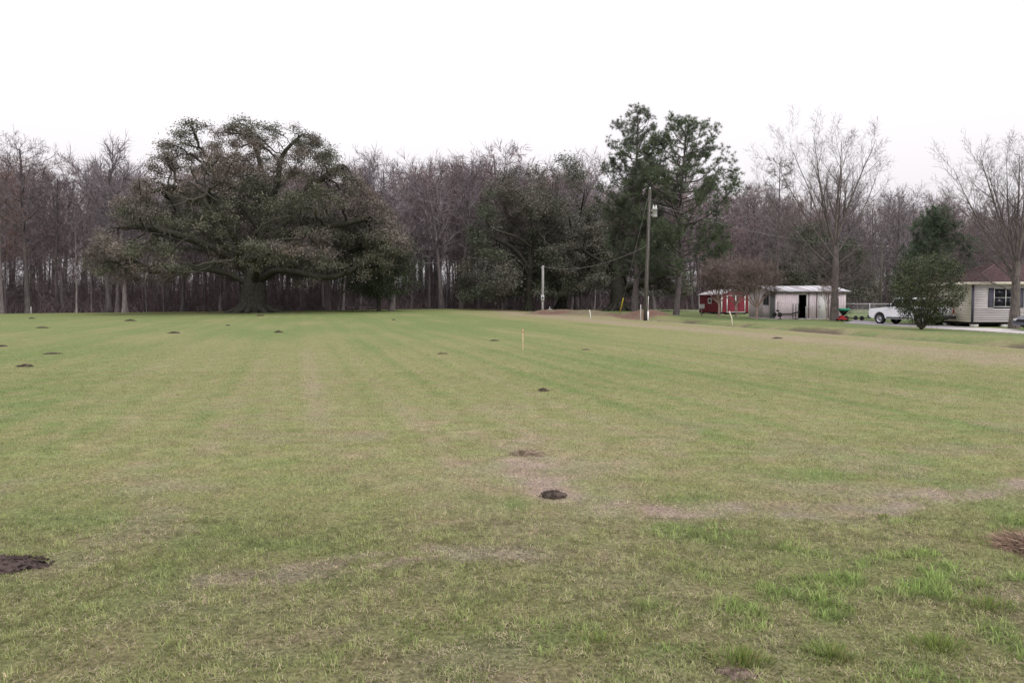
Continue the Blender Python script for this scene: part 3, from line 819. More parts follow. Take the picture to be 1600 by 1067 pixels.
pl = [(0, 21.6), (3.5, 22.2), (8, 21.0), (10.2, 19.4), (12.6, 16.2), (14.6, 13.6), (16.4, 10.8), (17.4, 8.4), (18.2, 6.4)]
pr = [(0, 21.6), (3.0, 22.8), (8, 21.6), (10.5, 19.4), (12.6, 17.8), (15.2, 14.4), (17.4, 11.4), (18.8, 9.0), (19.4, 6.4)]
bo = [(0, 7.6), (4, 5.4), (8, 4.6), (12, 3.7), (16, 3.5), (19.6, 4.8)]
att = oak_points(np.random.default_rng(11), 6400, pl, pr, bo, 17.0, lump=.11)
build_oak('great_live_oak', 'huge spreading live oak with massive trunk, standing alone at the far side of the lawn', 'tree', oak_loc,
          trunk, limbs, att, 1.45, 'oak_leaf', 300000, .21, 5, step=.6, di=6.5, dk=1.0, spread=.47, moss=.5, base_flare=1.28, open_limbs=(0, 1, 5, 6, 7, 8, 9, 10))

# ------------------------------------------------------------------ the grey-green oaks beyond the ditch
def side_oak(px, Yd, H, wl, wr, depth, lean, seed, label, leafn, tr, name='live_oak', low=4.0, mat='oak_leaf_dark', lsize=.24):
    x = px2x(px, Yd); z0 = gz(x, Yd) - .05
    rg = np.random.default_rng(seed)
    tk = [(0, 0, 0), (lean * .15, 0, H * .12), (lean * .5, 0, H * .3), (lean * .8, .2, H * .5), (lean, 0, H * .68)]
    lb = []
    for k in range(9):
        a = k * 2 * math.pi / 9 + rg.uniform(-.25, .25); h0 = H * rg.uniform(.17, .48)
        t = np.interp(h0, [q[2] for q in tk], range(len(tk))); c0 = np.array([np.interp(t, range(len(tk)), [q[j] for q in tk]) for j in range(3)])
        ex = (wl if math.cos(a) < 0 else wr) * .62; ey = depth * .62
        up = rg.uniform(.10, .34) * H
        lb.append([c0, c0 + (ex * .35 * math.cos(a), ey * .35 * math.sin(a), up * .55), c0 + (ex * .7 * math.cos(a), ey * .7 * math.sin(a), up * .8),
                   c0 + (ex * math.cos(a), ey * math.sin(a), up)])
    prl = [(0, H * .95), (wl * .35, H), (wl * .6, H * .9), (wl * .8, H * .7), (wl, H * .42)]
    prr = [(0, H * .95), (wr * .35, H), (wr * .6, H * .9), (wr * .8, H * .7), (wr, H * .42)]
    b_ = [(0, H * .36), (wl * .5, low + 1), (wl, low * .6)]
    at_ = oak_points(rg, int(2300 * max(.8, wl * depth / 60)), prl, prr, b_, depth, lump=.2)
    return build_oak(name, label, 'tree', (x, Yd, z0), tk, lb, at_, tr, mat, leafn, lsize, seed, step=.6, di=6, dk=1.1, spread=.55, moss=.45, limb_r=.12, base_flare=1.4, open_limbs=tuple(k for k in range(9) if math.sin(k * 2 * math.pi / 9) < .5))
side_oak(826, 113, 19.0, 9.5, 7.0, 8, .4, 41, 'dense grey-green live oak behind the short grey service pole, nearest the bare wood', 90000, .55, low=1.8)
side_oak(876, 117, 20.5, 5.5, 7.5, 8, 3.2, 42, 'leaning live oak with a dark slanting trunk between the short pole and the pines', 65000, .62, low=4.5)
side_oak(966, 112, 14.0, 8.0, 9.5, 8, -.4, 43, 'broad low live oak with heavy dark limbs behind the two tall pines', 80000, .95, low=3.0)
side_oak(1275, 112, 11.5, 6.0, 8.0, 6, .5, 44, 'dark low live oak standing behind the white metal-roofed shed', 46000, .5, low=2.0)

# dark evergreen under the great oak's right-hand limbs
def evergreen(px, Yd, top_y, base_h, half_w, label, seed, mat='cedar_leaf', name='cedar_tree', n=34000):
    rg = np.random.default_rng(seed); x = px2x(px, Yd); z0 = gz(x, Yd) - .05
    H = 1.65 + (Y_HOR - top_y) / F_PX * Yd - z0
    root = thing(name, label, 'tree', (x, Yd, z0))
    ta, ca = Acc(), Acc()
    tube(ta, [(0, 0, -.3), (0, 0, .3), (.05, 0, H * .4), (.1, .05, H * .95)], [.34, .27, .2, .03], 8)
    Cs = []
    for k in range(230):
        h = base_h + (H - base_h) * rg.random() ** .85
        f = (h - base_h) / (H - base_h); w = half_w * (math.sin(min(1, f * 2.2 + .5) * math.pi / 2)) * (1 - max(0, f - .45) / .55) ** .5 * (.75 + .5 * rg.random())
        a = rg.uniform(0, 6.28); ln_ = w * rg.uniform(.75, 1.08)
        e = np.array((math.cos(a) * ln_, math.sin(a) * ln_, h + rg.uniform(-.5, .5)))
        b = np.array((0, 0, h - .25 * ln_)); m = (b + e) / 2 + (0, 0, .2)
        tube(ta if k % 8 == 0 else ca, [b, m, e], [.05, .035, .012], 3)
        for t in np.linspace(.35, 1, 6): Cs.append(b + (e - b) * t + rg.normal(size=3) * .2)
    Cs = np.array(Cs); P = np.repeat(Cs, n // len(Cs), 0); P = P + rg.normal(size=P.shape) * (.38, .38, .28)
    tn = np.repeat(rg.uniform(.6, 1.4, (len(Cs), 1)), n // len(Cs), 0) * np.array((1, 1, 1)) * rg.uniform(.7, 1.3, (len(P), 1))
    leaves(ca, P, .22 * rg.uniform(.6, 1.3, len(P)), tn, rg, .3, .5)
    link('trunk', ta.mesh('trunk', True), 'oak_bark', root); link('crown', ca.mesh('crown', False, True), mat, root)
    return root
evergreen(592, 103, 345, 2.4, 5.4, 'dark green bushy evergreen tucked under the right side of the great oak', 51)

# ------------------------------------------------------------------ pines
def build_pine(name, label, px, Yd, top_y, base_y_crown, width_fn, seed, n_br=64, tuft=(1, 1, 1), lean=0.0, trunk_r=.33, tn=24, tl=.42, dens=1.0):
    rg = np.random.default_rng(seed); x = px2x(px, Yd); z0 = gz(x, Yd) - .05
    K = Yd / F_PX; H = 1.65 + (Y_HOR - top_y) * K - z0; hb = 1.65 + (Y_HOR - base_y_crown) * K - z0
    root = thing(name, label, 'tree', (x, Yd, z0))
    ta, la, na = Acc(), Acc(), Acc()
    zz = np.linspace(0, H, 16); cx = lean * (zz / H) + .12 * np.sin(zz * .5 + seed); cy = .12 * np.cos(zz * .4)
    rr = trunk_r * (1 - .85 * (zz / H) ** 1.3) * (1 + .35 * np.exp(-zz / .5))
    P = np.stack([cx - cx[0], cy - cy[0], zz], 1); P[0, 2] = -.4
    tube(ta, P, rr, 10)
    Cs, Ds = [], []
    for k in range(n_br):
        f = ((k + rg.random()) / n_br) ** .95
        h = hb + (H - hb) * f
        a = k * 2.4 + rg.uniform(-.5, .5)
        w = width_fn(f) * rg.uniform(.7, 1.12)
        if rg.random() < .1: w *= .45
        b = np.array([np.interp(h, zz, P[:, 0]), np.interp(h, zz, P[:, 1]), h])
        rise = w * (rg.uniform(.15, .5) + .5 * f)
        e = b + (math.cos(a) * w, math.sin(a) * w, rise)
        m1 = b + (math.cos(a) * w * .35, math.sin(a) * w * .35, rise * .15) + rg.normal(size=3) * .12
        m2 = b + (math.cos(a) * w * .72, math.sin(a) * w * .72, rise * .5) + rg.normal(size=3) * .15
        q = polyline([b, m1, m2, e], 8)
        r0 = .022 + .020 * w
        tube(ta if r0 > .12 else la, q, np.linspace(r0, .015, 8), 5)
        ns = int(max(3, w * 3.4 * dens))
        for s in range(ns):
            t = 1 - .55 * rg.random() ** 1.5; i = min(int(t * 7), 6); c0 = q[i] + (q[i + 1] - q[i]) * (t * 7 - i)
            ax = q[i + 1] - q[i]; ax /= np.linalg.norm(ax)
            dd = ax * .7 + rg.normal(size=3) * .6 + (0, 0, .35); dd /= np.linalg.norm(dd)
            sl = rg.uniform(.35, 1.0) * (.5 + .2 * w); c1 = c0 + dd * sl
            tube(la, [c0, c0 + dd * sl * .5 + rg.normal(size=3) * .04, c1], [.018, .013, .008], 3)
            Cs += [c1, c0 + dd * sl * .6 + rg.normal(size=3) * .08]; Ds += [dd, dd]
            for _ in range(2):
                d2 = dd * .6 + rg.normal(size=3) * .6; d2 /= np.linalg.norm(d2)
                Cs.append(c1 - dd * sl * rg.uniform(.1, .6) + d2 * .35); Ds.append(d2)
        Cs.append(e); Ds.append((e - m2) / np.linalg.norm(e - m2))
    Cs, Ds = np.array(Cs), np.array(Ds)
    B = np.repeat(Cs, tn, 0); D = rg.normal(size=B.shape) + np.repeat(Ds, tn, 0) * .7 + (0, 0, .15)
    D /= np.linalg.norm(D, axis=1)[:, None]
    tt = np.repeat(rg.uniform(.65, 1.35, (len(Cs), 1)), tn, 0) * np.array(tuft) * rg.uniform(.75, 1.25, (len(B), 1))
    slivers(na, B, D, tl * rg.uniform(.6, 1.1, len(B)), .030, tt, rg)
    link('trunk', ta.mesh('trunk', True), 'pine_bark', root)
    link('branches', la.mesh('branches'), 'pine_bark', root)['kind'] = 'stuff'
    link('crown', na.mesh('crown', False, True), 'pine_needle', root)
    print(name, len(Cs), 'tufts')
    return root
build_pine('pine_tree', 'tall pointed pine with dense crown, beside the leaning utility pole', 992, 88, 181, 440,
           lambda f: 3.9 * min(1, .6 + .8 * f) * (1 - max(0, f - .3) / .7) ** .62 + .25, 61, 90, (1.0, 1.0, 1.0), -.1, .30, dens=1.05)
build_pine('pine_tree', 'tall open pine with rounded crown, between the utility pole and the red shed', 1056, 86, 203, 440,
           lambda f: (5.4 * (1 - abs(f - .45) * .5)) * (1 - max(0, f - .62) / .38) ** .6 + .3, 62, 76, (1.0, 1.05, .92), .6, .29, dens=1.2)
build_pine('young_pine', 'young bushy pine rising behind the rounded shrub and the white pickup', 1458, 62, 338, 466,
           lambda f: 2.6 * (1 - f) ** .7 + .25, 63, 74, (.85, .95, .9), .1, .16, tn=24, tl=.36, dens=1.1)

# ------------------------------------------------------------------ rounded shrub before the pickup
def shrub():
    rg = np.random.default_rng(71); Yd = 45.2; x = px2x(1440, Yd); z0 = gz(x, Yd)
    root = thing('shrub', 'rounded dark green many-stemmed shrub in front of the white pickup', 'shrub', (x, Yd, z0))
    K = Yd / F_PX
    at_ = []
    while len(at_) < 1500:
        p = rg.uniform(-1, 1, 3); q = np.array((p[0] * 2.0 + .22, p[1] * 1.8, 2.2 + p[2] * 1.9))
        s = (p ** 2).sum() + .75 * (fbm(np.array([q[0] + q[2]]), np.array([q[1] - q[2] * .6]), .9, 72)[0] - .5) * 2
        if s < 1 and s > rg.uniform(-.1, .75) and q[2] > .25 + .25 * abs(q[0] - .1): at_.append(q)
    at_ = np.array(at_); at_[:, 0] += .12 * (at_[:, 2] - 2)
    lb = []
    for k in range(11):
        a = k * .571; w = rg.uniform(.5, 1.2)
        lb.append([(0, 0, 0), (.28 * math.cos(a), .28 * math.sin(a), .35), (.6 * w * math.cos(a), .6 * w * math.sin(a), 1.1), (1.0 * w * math.cos(a), 1.0 * w * math.sin(a), 2.0)])
    N, par = seeded_skeleton([(0, 0, -.1), (0, 0, .1), (.02, 0, .5), (.05, 0, 1.4)], lb, .16)
    N, par = colonize(at_, N, par, .16, 1.6, .26, 60, rg, (0, 0, .03), .2)
    r, ch = radii(N, par, .006, .12, 2.1)
    ta, ca = Acc(), Acc()
    for c in chains_of(N, par, r):
        rr = np.minimum(r[c], .045); tube(ta, N[c], rr, 5 if rr[0] > .02 else 3)
    C = N[(ch == 0) | (r < .012)]; C = C[C[:, 2] > .3]
    per = max(1, 21000 // len(C))
    P = np.repeat(C, per, 0) + rg.normal(size=(len(C) * per, 3)) * .13
    tn = np.repeat(rg.uniform(.55, 1.45, (len(C), 1)), per, 0) * rg.uniform(.6, 1.4, (len(P), 1)) * np.array([(1, 1, 1), (1.25, 1.1, .8)])[rg.integers(0, 2, len(P))]
    leaves(ca, P, .095 * rg.uniform(.7, 1.3, len(P)), tn, rg, .4, .5)
    link('stems', ta.mesh('stems', True), 'shrub_bark', root); link('crown', ca.mesh('crown', False, True), 'shrub_leaf', root)
shrub()

# ------------------------------------------------------------------ bare yard trees
def bare_tree(name, label, px, Yd, spec, H0, r0, seed, twig, mats, leaders=None, flare=.35, tone=(1, 1, 1), group=None, trunk_lev=1):
    rg = np.random.default_rng(seed); x = px2x(px, Yd); z0 = gz(x, Yd) - .03
    ch, tp = [], []
    if leaders is None:
        grow(rg, (0, 0, 0), (rg.uniform(-.03, .03), 0, 1), H0, r0, 0, spec, ch, tp)
    else:
        P = np.array([(0, 0, 0), (.02, 0, H0 * .3), (.03, 0, H0 * .65), (0, 0, H0)]); ch.append((0, P, np.array([r0, r0 * .92, r0 * .88, r0 * .8])))
        for (h, az, tilt, ln_, rr) in leaders:
            b = np.array((0, 0, h)); d = (math.sin(tilt) * math.cos(az), math.sin(tilt) * math.sin(az), math.cos(tilt))
            grow(rg, b, d, ln_, rr, 1, spec, ch, tp)
    tm, cm = tree_meshes(rg, ch, tp, trunk_lev, *twig, flare=flare, tone=tone)
    root = thing(name, label, 'tree', (x, Yd, z0), 0, group)
    link('trunk', tm, mats[0], root); link('crown', cm, mats[1], root)
    print(name, len(tm.polygons), len(cm.polygons))
    return root
PEC = [dict(seg=4, wan=.02, up=.0),
       dict(seg=10, wan=.035, up=.022, n=6, **{'from': .5}, len=1, ang=.3, rad=.6, end=.10),
       dict(seg=6, wan=.045, up=.04, n=(9, 12), **{'from': .16}, len=.40, ang=.52, rad=.6, end=.25, tap=.45),
       dict(seg=4, wan=.06, up=.04, n=(6, 8), **{'from': .15}, len=.42, ang=.55, rad=.55, end=.3, tap=.35),
       dict(seg=3, wan=.09, up=.04, n=(3, 5), **{'from': .2}, len=.5, ang=.6, rad=.6, end=.4, tap=.3)]
bare_tree('pecan_tree', 'bare fan-shaped yard tree standing in front of the white metal-roofed shed', 1303, 66.0, PEC, 6.2, .29, 81, (2, .5, .017), ('pecan_bark', 'pecan_twig'),
          [(6.0, 1.2, .04, 8.8, .13), (6.1, .15, .28, 8.8, .115), (5.7, 3.0, .32, 9.2, .12), (5.2, .2, .64, 8.6, .08), (4.9, 3.3, .74, 9.6, .085), (5.6, 4.6, .40, 8.0, .085),
           (5.8, 1.8, .34, 8.0, .085), (4.4, .05, .95, 8.2, .06), (4.1, 3.15, .92, 9.4, .065), (5.5, 2.9, .48, 9.6, .075),
           (2.6, .1, 1.12, 5.4, .05), (2.7, 3.2, 1.12, 5.2, .05), (2.3, 5.0, 1.15, 4.2, .045), (3.0, 2.2, .9, 5.2, .05), (2.9, 5.7, .8, 5.6, .05), (2.4, 3.9, .7, 3.6, .04), (2.5, .8, .7, 3.4, .04)])
bare_tree('pecan_tree', 'bare yard tree standing in front of the house window', 1585, 51.5, PEC, 4.2, .27, 82, (2, .45, .014), ('pecan_bark', 'pecan_twig'),
          [(4.0, 1.2, .05, 6.8, .12), (4.1, .2, .30, 6.8, .11), (3.6, 3.0, .34, 7.6, .115), (3.2, .4, .6, 7.0, .085), (3.1, 3.2, .68, 8.2, .09), (3.7, 4.6, .32, 6.8, .085),
           (3.8, 1.8, .34, 7.0, .085), (3.0, 3.1, .85, 6.6, .065), (2.7, 3.9, 1.0, 4.4, .05), (2.3, 2.8, 1.15, 4.2, .045), (3.3, 3.6, .80, 7.4, .06), (3.9, 2.6, .16, 6.8, .08)])
MYR = [dict(seg=3, wan=.03, up=.0),
       dict(seg=5, wan=.06, up=.06, n=5, **{'from': .6}, len=1, ang=.4, rad=.6, end=.3),
       dict(seg=4, wan=.08, up=.05, n=(6, 8), **{'from': .3}, len=.55, ang=.6, rad=.55, end=.3, tap=.3),
       dict(seg=3, wan=.1, up=.03, n=(5, 7), **{'from': .2}, len=.55, ang=.65, rad=.6, end=.4, tap=.3)]
for px, Yd, sd, lab, hh in ((1123, 78, 83, 'small bare crepe myrtle in front of the windowed side of the red shed', 1.3),
                            (1150, 79, 84, 'small bare crepe myrtle in front of the white-trimmed red shed doors', 1.2),
                            (1182, 69, 85, 'small bare crepe myrtle beside the grey end wall of the metal-roofed shed', 1.0)):
    bare_tree('crepe_myrtle', lab, px, Yd, MYR, hh, .10, sd, (14, .6, .026), ('myrtle_bark', 'myrtle_twig'),
              [(hh * .95, a, t, l, .055) for a, t, l in ((.3, .5, 2.9), (1.6, .45, 2.9), (2.8, .5, 2.9), (3.9, .35, 3.1), (5.2, .5, 2.8), (4.6, .12, 3.3), (.1, .8, 2.6), (3.1, .82, 2.6), (2.2, .3, 3.1))],
              flare=.2, group='crepe myrtles before the sheds')
bare_tree('sapling', 'thin bare sapling growing against the base of the shed-side yard tree', 1291, 65, MYR, .8, .05, 86, (4, .4, .012), ('myrtle_bark', 'myrtle_twig'),
          [(.7, a, t, 2.0, .03) for a, t in ((.4, .22), (2.2, .2), (4.1, .25), (5.4, .3))], flare=.1)

# ------------------------------------------------------------------ the leafless wood
def wspec(kind):
    if kind == 'cypress':
        return [dict(seg=9, wan=.028, up=.03, end=.28),
                dict(seg=5, wan=.07, up=.04, n=(22, 27), **{'from': .33}, len=.25, ang=1.05, rad=.32, end=.25, tap=.35),
                dict(seg=4, wan=.11, up=.03, n=(6, 9), **{'from': .2}, len=.45, ang=.8, rad=.5, end=.3, tap=.3)]
    if kind == 'fork':
        return [dict(seg=8, wan=.035, up=.02, end=.35),
                dict(seg=7, wan=.06, up=.06, n=(8, 10), **{'from': .38}, len=.40, ang=.55, rad=.6, end=.2, tap=.35),
                dict(seg=4, wan=.11, up=.04, n=(7, 10), **{'from': .2}, len=.34, ang=.7, rad=.45, end=.3, tap=.3)]
    return [dict(seg=8, wan=.03, up=.03, end=.2),             # slender understorey
            dict(seg=4, wan=.09, up=.05, n=(13, 17), **{'from': .3}, len=.24, ang=.85, rad=.4, end=.3, tap=.3),
            dict(seg=3, wan=.12, up=.03, n=(4, 6), **{'from': .2}, len=.5, ang=.75, rad=.5, end=.3, tap=.3)]

TONES = {'purple': (1.0, 1.0, 1.06), 'red': (1.08, .93, .92), 'grey': (1.1, 1.12, 1.14)}
variants = []
vr = np.random.default_rng(200)
for k, (kind, H, r0, tone) in enumerate([('cypress', 20, .25, 'purple'), ('fork', 12.5, .22, 'grey'), ('cypress', 19, .21, 'red'), ('fork', 12, .20, 'purple'),
                                         ('slim', 15, .10, 'red'), ('cypress', 21, .28, 'grey'), ('slim', 11, .075, 'purple'), ('fork', 13, .19, 'red')]):
    ch, tp = [], []
    grow(vr, (0, 0, 0), (vr.uniform(-.04, .04), vr.uniform(-.03, .03), 1), H, r0, 0, wspec(kind), ch, tp)
    tw = (10, 1.15, .046) if kind != 'slim' else (7, .9, .026)
    tm, cm = tree_meshes(vr, ch, tp, 1 if kind == 'fork' else 0, *tw, flare=.9 if kind == 'cypress' else .4, tw_up=.25, tone=TONES[tone])
    tm.name, cm.name = 'wood_trunk', 'wood_crown'
    hz = max(c[1][:, 2].max() for c in ch)
    variants.append((tm, cm, hz, kind))
    print('variant', k, kind, round(hz, 1), len(tm.polygons), len(cm.polygons))

def wood_tree(name, v, x, y, H, rz, label, group=None, bark='wood_bark', crown='twig', lean=(0, 0), wide=1.0):
    tm, cm, hz, kind = variants[v]
    s = H / hz
    root = thing(name, label, 'tree', (x, y, gz(x, y) - .05), rz, group)
    root.rotation_euler = (lean[0], lean[1], rz)
    root.scale = (s * wide, s * wide, s)
    for nm, me, mt in (('trunk', tm, bark), ('crown', cm, crown)):
        o = bpy.data.objects.new(nm, me); COL.objects.link(o); o.parent = root
        if not me.materials: me.materials.append(MT[mt])
        if me.materials[0] is not MT[mt]:
            o.material_slots[0].link = 'OBJECT'; o.material_slots[0].material = MT[mt]
    return root

# named single trees at the edge
def edge_tree(px, Yd, top_y, v, label, bark='wood_bark', name='bare_tree', lean=(0, 0), wide=1.0, rz=0.0, crown='twig'):
    x = px2x(px, Yd); H = 1.65 + (Y_HOR - top_y) / F_PX * Yd - gz(x, Yd)
    return wood_tree(name, v, x, Yd, H, rz, label, None, bark, crown, lean, wide)
TALL = [dict(seg=10, wan=.015, up=.03, end=.3),
        dict(seg=6, wan=.06, up=.05, n=30, **{'from': .48}, len=.21, ang=1.1, rad=.36, end=.25, tap=.05),
        dict(seg=4, wan=.10, up=.03, n=(6, 8), **{'from': .2}, len=.42, ang=.75, rad=.5, end=.3, tap=.3)]
bare_tree('cypress_tree', 'tall flat-topped bare cypress standing above the wood at the far left', 45, 113, TALL, 22.3, .36, 88, (10, 1.0, .045), ('wood_bark', 'twig'), flare=.6, trunk_lev=1)
CONE = [dict(seg=10, wan=.012, up=.03, end=.15),
        dict(seg=5, wan=.06, up=.02, n=34, **{'from': .30}, len=.19, ang=1.35, rad=.42, end=.25, tap=.6),
        dict(seg=3, wan=.10, up=.02, n=(5, 7), **{'from': .2}, len=.40, ang=.8, rad=.5, end=.3, tap=.3)]
bare_tree('cypress_tree', 'slender pale conical cypress rising behind the metal-roofed shed', 1213, 108, CONE, 19.5, .21, 89, (9, .9, .05), ('wood_bark', 'twig'), flare=.5, trunk_lev=1)
edge_tree(4, 112, 240, 0, 'bare cypress with rust-brown needles at the left end of the wood', name='cypress_tree', crown='rust_leaf', rz=2)
edge_tree(120, 112.5, 330, 4, 'slim pale leaning trunk at the wood edge left of the buttressed pale trunk', 'pale_bark', lean=(0, -.09), wide=1.6)
edge_tree(196, 112, 262, 0, 'thick pale buttressed trunk at the wood edge left of the great oak', 'pale_bark', name='cypress_tree', rz=1, wide=1.35)
edge_tree(170, 118, 222, 3, 'spreading purplish bare tree whose crown rises left of the great oak', rz=4, wide=1.2)
edge_tree(100, 119, 245, 7, 'bare forked tree between the tall cypress and the spreading purplish tree', rz=3)
edge_tree(345, 116, 300, 2, 'pale straight trunk seen under the left limbs of the great oak', 'pale_bark', rz=2.4)
edge_tree(514, 115, 290, 5, 'pale straight trunk seen under the long right limb of the great oak', 'pale_bark', rz=.4)
edge_tree(528, 114, 320, 4, 'pale slightly leaning trunk close beside the straight one behind the great oak', 'pale_bark', wide=1.7, lean=(0, .05))
edge_tree(612, 108, 300, 0, 'broad pale flared trunk just behind the dark evergreen', 'pale_bark', name='cypress_tree', wide=1.6, rz=5)
edge_tree(690, 121, 262, 1, 'large forked bare tree in the gap right of the great oak', 'wood_bark', wide=1.25, rz=.6)
edge_tree(722, 121, 258, 3, 'bare tree with upswept forks midway between the great oak and the grey-green oaks', rz=2.2, wide=1.15)
edge_tree(788, 126, 240, 7, 'high crooked-topped bare tree rising just behind the nearest grey-green oak', 'wood_bark', rz=1.7, wide=1.3)
edge_tree(900, 127, 240, 1, 'bare crooked crown rising between the leaning oak and the pines', 'wood_bark', rz=3.2)
edge_tree(1395, 115, 300, 3, 'bare tree behind the far wooden pole and the pickup', rz=1)

ZONES = [  # pixel range, top row of the crowns, label, group
    (-140, 250, 268, 'bare purplish tree in the wood beyond the left end of the lawn', 'leafless trees left of the great oak', 34),
    (250, 560, 285, 'bare tree in the wood directly behind the great oak', 'leafless trees behind the great oak', 40),
    (560, 800, 262, 'bare reddish tree in the wood between the great oak and the grey-green oaks', 'leafless trees right of the great oak', 36),
    (800, 1110, 285, 'bare tree in the wood behind the grey-green oaks and the pines', 'leafless trees behind the pines', 40),
    (1110, 1430, 325, 'bare brownish tree in the wood behind the sheds', 'leafless trees behind the sheds', 46),
    (1430, 1760, 340, 'bare tree in the wood behind the house', 'leafless trees behind the house', 38)]
zr = np.random.default_rng(77)
wc = 0
for a, b, top, lab, grp, cnt in ZONES:
    for k in range(cnt):
        px = a + (b - a) * (k + zr.random()) / cnt
        row = k % 4
        Yd = float(wood_edge(px)) + (1.5, 8, 16, 26)[row] + zr.uniform(-1.5, 4)
        v = int(zr.choice(8, p=[.12, .14, .12, .14, .16, .09, .09, .14]))
        if row == 0 and zr.random() < .55: v = int(zr.choice([4, 6, 0, 2]))
        ty = top + zr.normal() * 20 + (6 if row == 0 else 0) + (26 if variants[v][3] == 'slim' else 0)
        x = px2x(px, Yd); H = 1.65 + (Y_HOR - ty) / F_PX * Yd - gz(x, Yd)
        bark = 'pale_bark' if (row == 0 and zr.random() < .10) else 'wood_bark'
        wood_tree('bare_tree', v, x, Yd, H, zr.uniform(0, 6.28), lab, grp, bark, 'twig', (zr.normal() * .025, zr.normal() * .03), zr.uniform(.9, 1.25))
        wc += 1
print('wood trees', wc)

# the far mass of the wood: trunks and crowns repeated by geometry nodes on scattered points
fr = np.random.default_rng(78)
fp = []
for k in range(430):
    px = fr.uniform(-260, 1900); Yd = float(wood_edge(px)) + 30 + 45 * fr.random()
    fp.append((px2x(px, Yd), Yd, px))
fp = np.array(fp)
fme = bpy.data.meshes.new('far_wood'); fme.vertices.add(len(fp))
fco = np.stack([fp[:, 0], fp[:, 1], ground_z(fp[:, 0], fp[:, 1]) - .05], 1).astype(np.float32)
fme.vertices.foreach_set('co', fco.ravel())
ftop = np.interp(fp[:, 2], [-260, 0, 250, 560, 700, 1100, 1300, 1900], [290, 290, 292, 300, 285, 312, 338, 352]) + fr.normal(size=len(fp)) * 14
fH = 1.65 + (Y_HOR - ftop) / F_PX * fp[:, 1] - fco[:, 2]
for nm, dat, ty in (('size', (fH / 20.0), 'FLOAT'), ('turn', fr.uniform(0, 6.28, len(fp)), 'FLOAT'), ('sort', np.arange(len(fp)) % 3, 'INT')):
    a_ = fme.attributes.new(nm, ty, 'POINT')
    a_.data.foreach_set('value', dat.astype(np.float32 if ty == 'FLOAT' else np.int32))
far = link('far_wood', fme)
tag(far, 'dense mass of far bare trunks and twigs deep inside the wood', 'wood', kind='stuff')
ng = bpy.data.node_groups.new('far_wood', 'GeometryNodeTree')
ng.interface.new_socket('Geometry', in_out='INPUT', socket_type='NodeSocketGeometry')
ng.interface.new_socket('Geometry', in_out='OUTPUT', socket_type='NodeSocketGeometry')
gi, go = ng.nodes.new('NodeGroupInput'), ng.nodes.new('NodeGroupOutput')
jn = ng.nodes.new('GeometryNodeJoinGeometry')
def named(nm, ty):
    n = ng.nodes.new('GeometryNodeInputNamedAttribute'); n.data_type = ty; n.inputs['Name'].default_value = nm
    return n
a_size, a_turn, a_sort = named('size', 'FLOAT'), named('turn', 'FLOAT'), named('sort', 'INT')
cxyz = ng.nodes.new('ShaderNodeCombineXYZ'); ng.links.new(a_turn.outputs[0], cxyz.inputs['Z'])
samples = []
for vi, v in enumerate((0, 2, 3)):
    src = [o for o in bpy.data.objects if o.name.split('.')[0] in ('trunk', 'crown') and o.data in (variants[v][0], variants[v][1]) and o.material_slots and o.material_slots[0].link == 'DATA']
    tk = next(o for o in src if o.data is variants[v][0]); cr = next(o for o in src if o.data is variants[v][1])
    cmp_ = ng.nodes.new('FunctionNodeCompare'); cmp_.data_type = 'INT'; cmp_.operation = 'EQUAL'
    ii_ = [i for i in cmp_.inputs if i.type == 'INT' and i.enabled]
    ng.links.new(a_sort.outputs[0], ii_[0]); ii_[1].default_value = vi
    for ob in (tk, cr):
        oi = ng.nodes.new('GeometryNodeObjectInfo'); oi.transform_space = 'ORIGINAL'; oi.inputs['Object'].default_value = ob
        ip = ng.nodes.new('GeometryNodeInstanceOnPoints')
        ng.links.new(gi.outputs[0], ip.inputs['Points']); ng.links.new(oi.outputs['Geometry'], ip.inputs['Instance'])
        ng.links.new(cmp_.outputs[0], ip.inputs['Selection']); ng.links.new(cxyz.outputs[0], ip.inputs['Rotation'])
        ng.links.new(a_size.outputs[0], ip.inputs['Scale']); ng.links.new(ip.outputs[0], jn.inputs[0])
ng.links.new(jn.outputs[0], go.inputs[0])
far.modifiers.new('far_wood', 'NODES').node_group = ng

# tangled brush between the trunks
ur = np.random.default_rng(79); ua = Acc()
n = 30000
px = ur.uniform(-200, 1800, n); Yd = wood_edge(px) + ur.uniform(1, 26, n) ** 1.0
X = px2x(px, Yd); Z = ground_z(X, Yd)
D = ur.normal(size=(n, 3)) * .5; D[:, 2] = 1; D /= np.linalg.norm(D, axis=1)[:, None]
tn = np.array([(1, 1, 1), (1.15, .9, .9), (.75, .72, .75), (1.2, 1.2, 1.2)])[ur.integers(0, 4, n)] * ur.uniform(.6, 1.3, (n, 1))
slivers(ua, np.stack([X, Yd, Z], 1), D, ur.uniform(.8, 4.6, n) * ur.uniform(.5, 1, n), ur.uniform(.03, .10, n), tn, ur)
B = np.stack([X, Yd, Z + ur.uniform(.2, 4.5, n)], 1); D = ur.normal(size=(n, 3)); D[:, 2] = np.abs(D[:, 2]) * .6; D /= np.linalg.norm(D, axis=1)[:, None]
slivers(ua, B, D, ur.uniform(.5, 1.6, n), .035, tn, ur)
n = 34000                                                   # deeper, taller thicket
px = ur.uniform(-260, 1860, n); Yd = wood_edge(px) + ur.uniform(10, 75, n)
X = px2x(px, Yd); Z = ground_z(X, Yd)
D = ur.normal(size=(n, 3)) * .10; D[:, 2] = 1; D /= np.linalg.norm(D, axis=1)[:, None]
tn = np.array([(1, 1, 1), (1.15, .85, .85), (.8, .76, .8), (1.3, 1.25, 1.3)])[ur.integers(0, 4, n)] * ur.uniform(.6, 1.3, (n, 1))
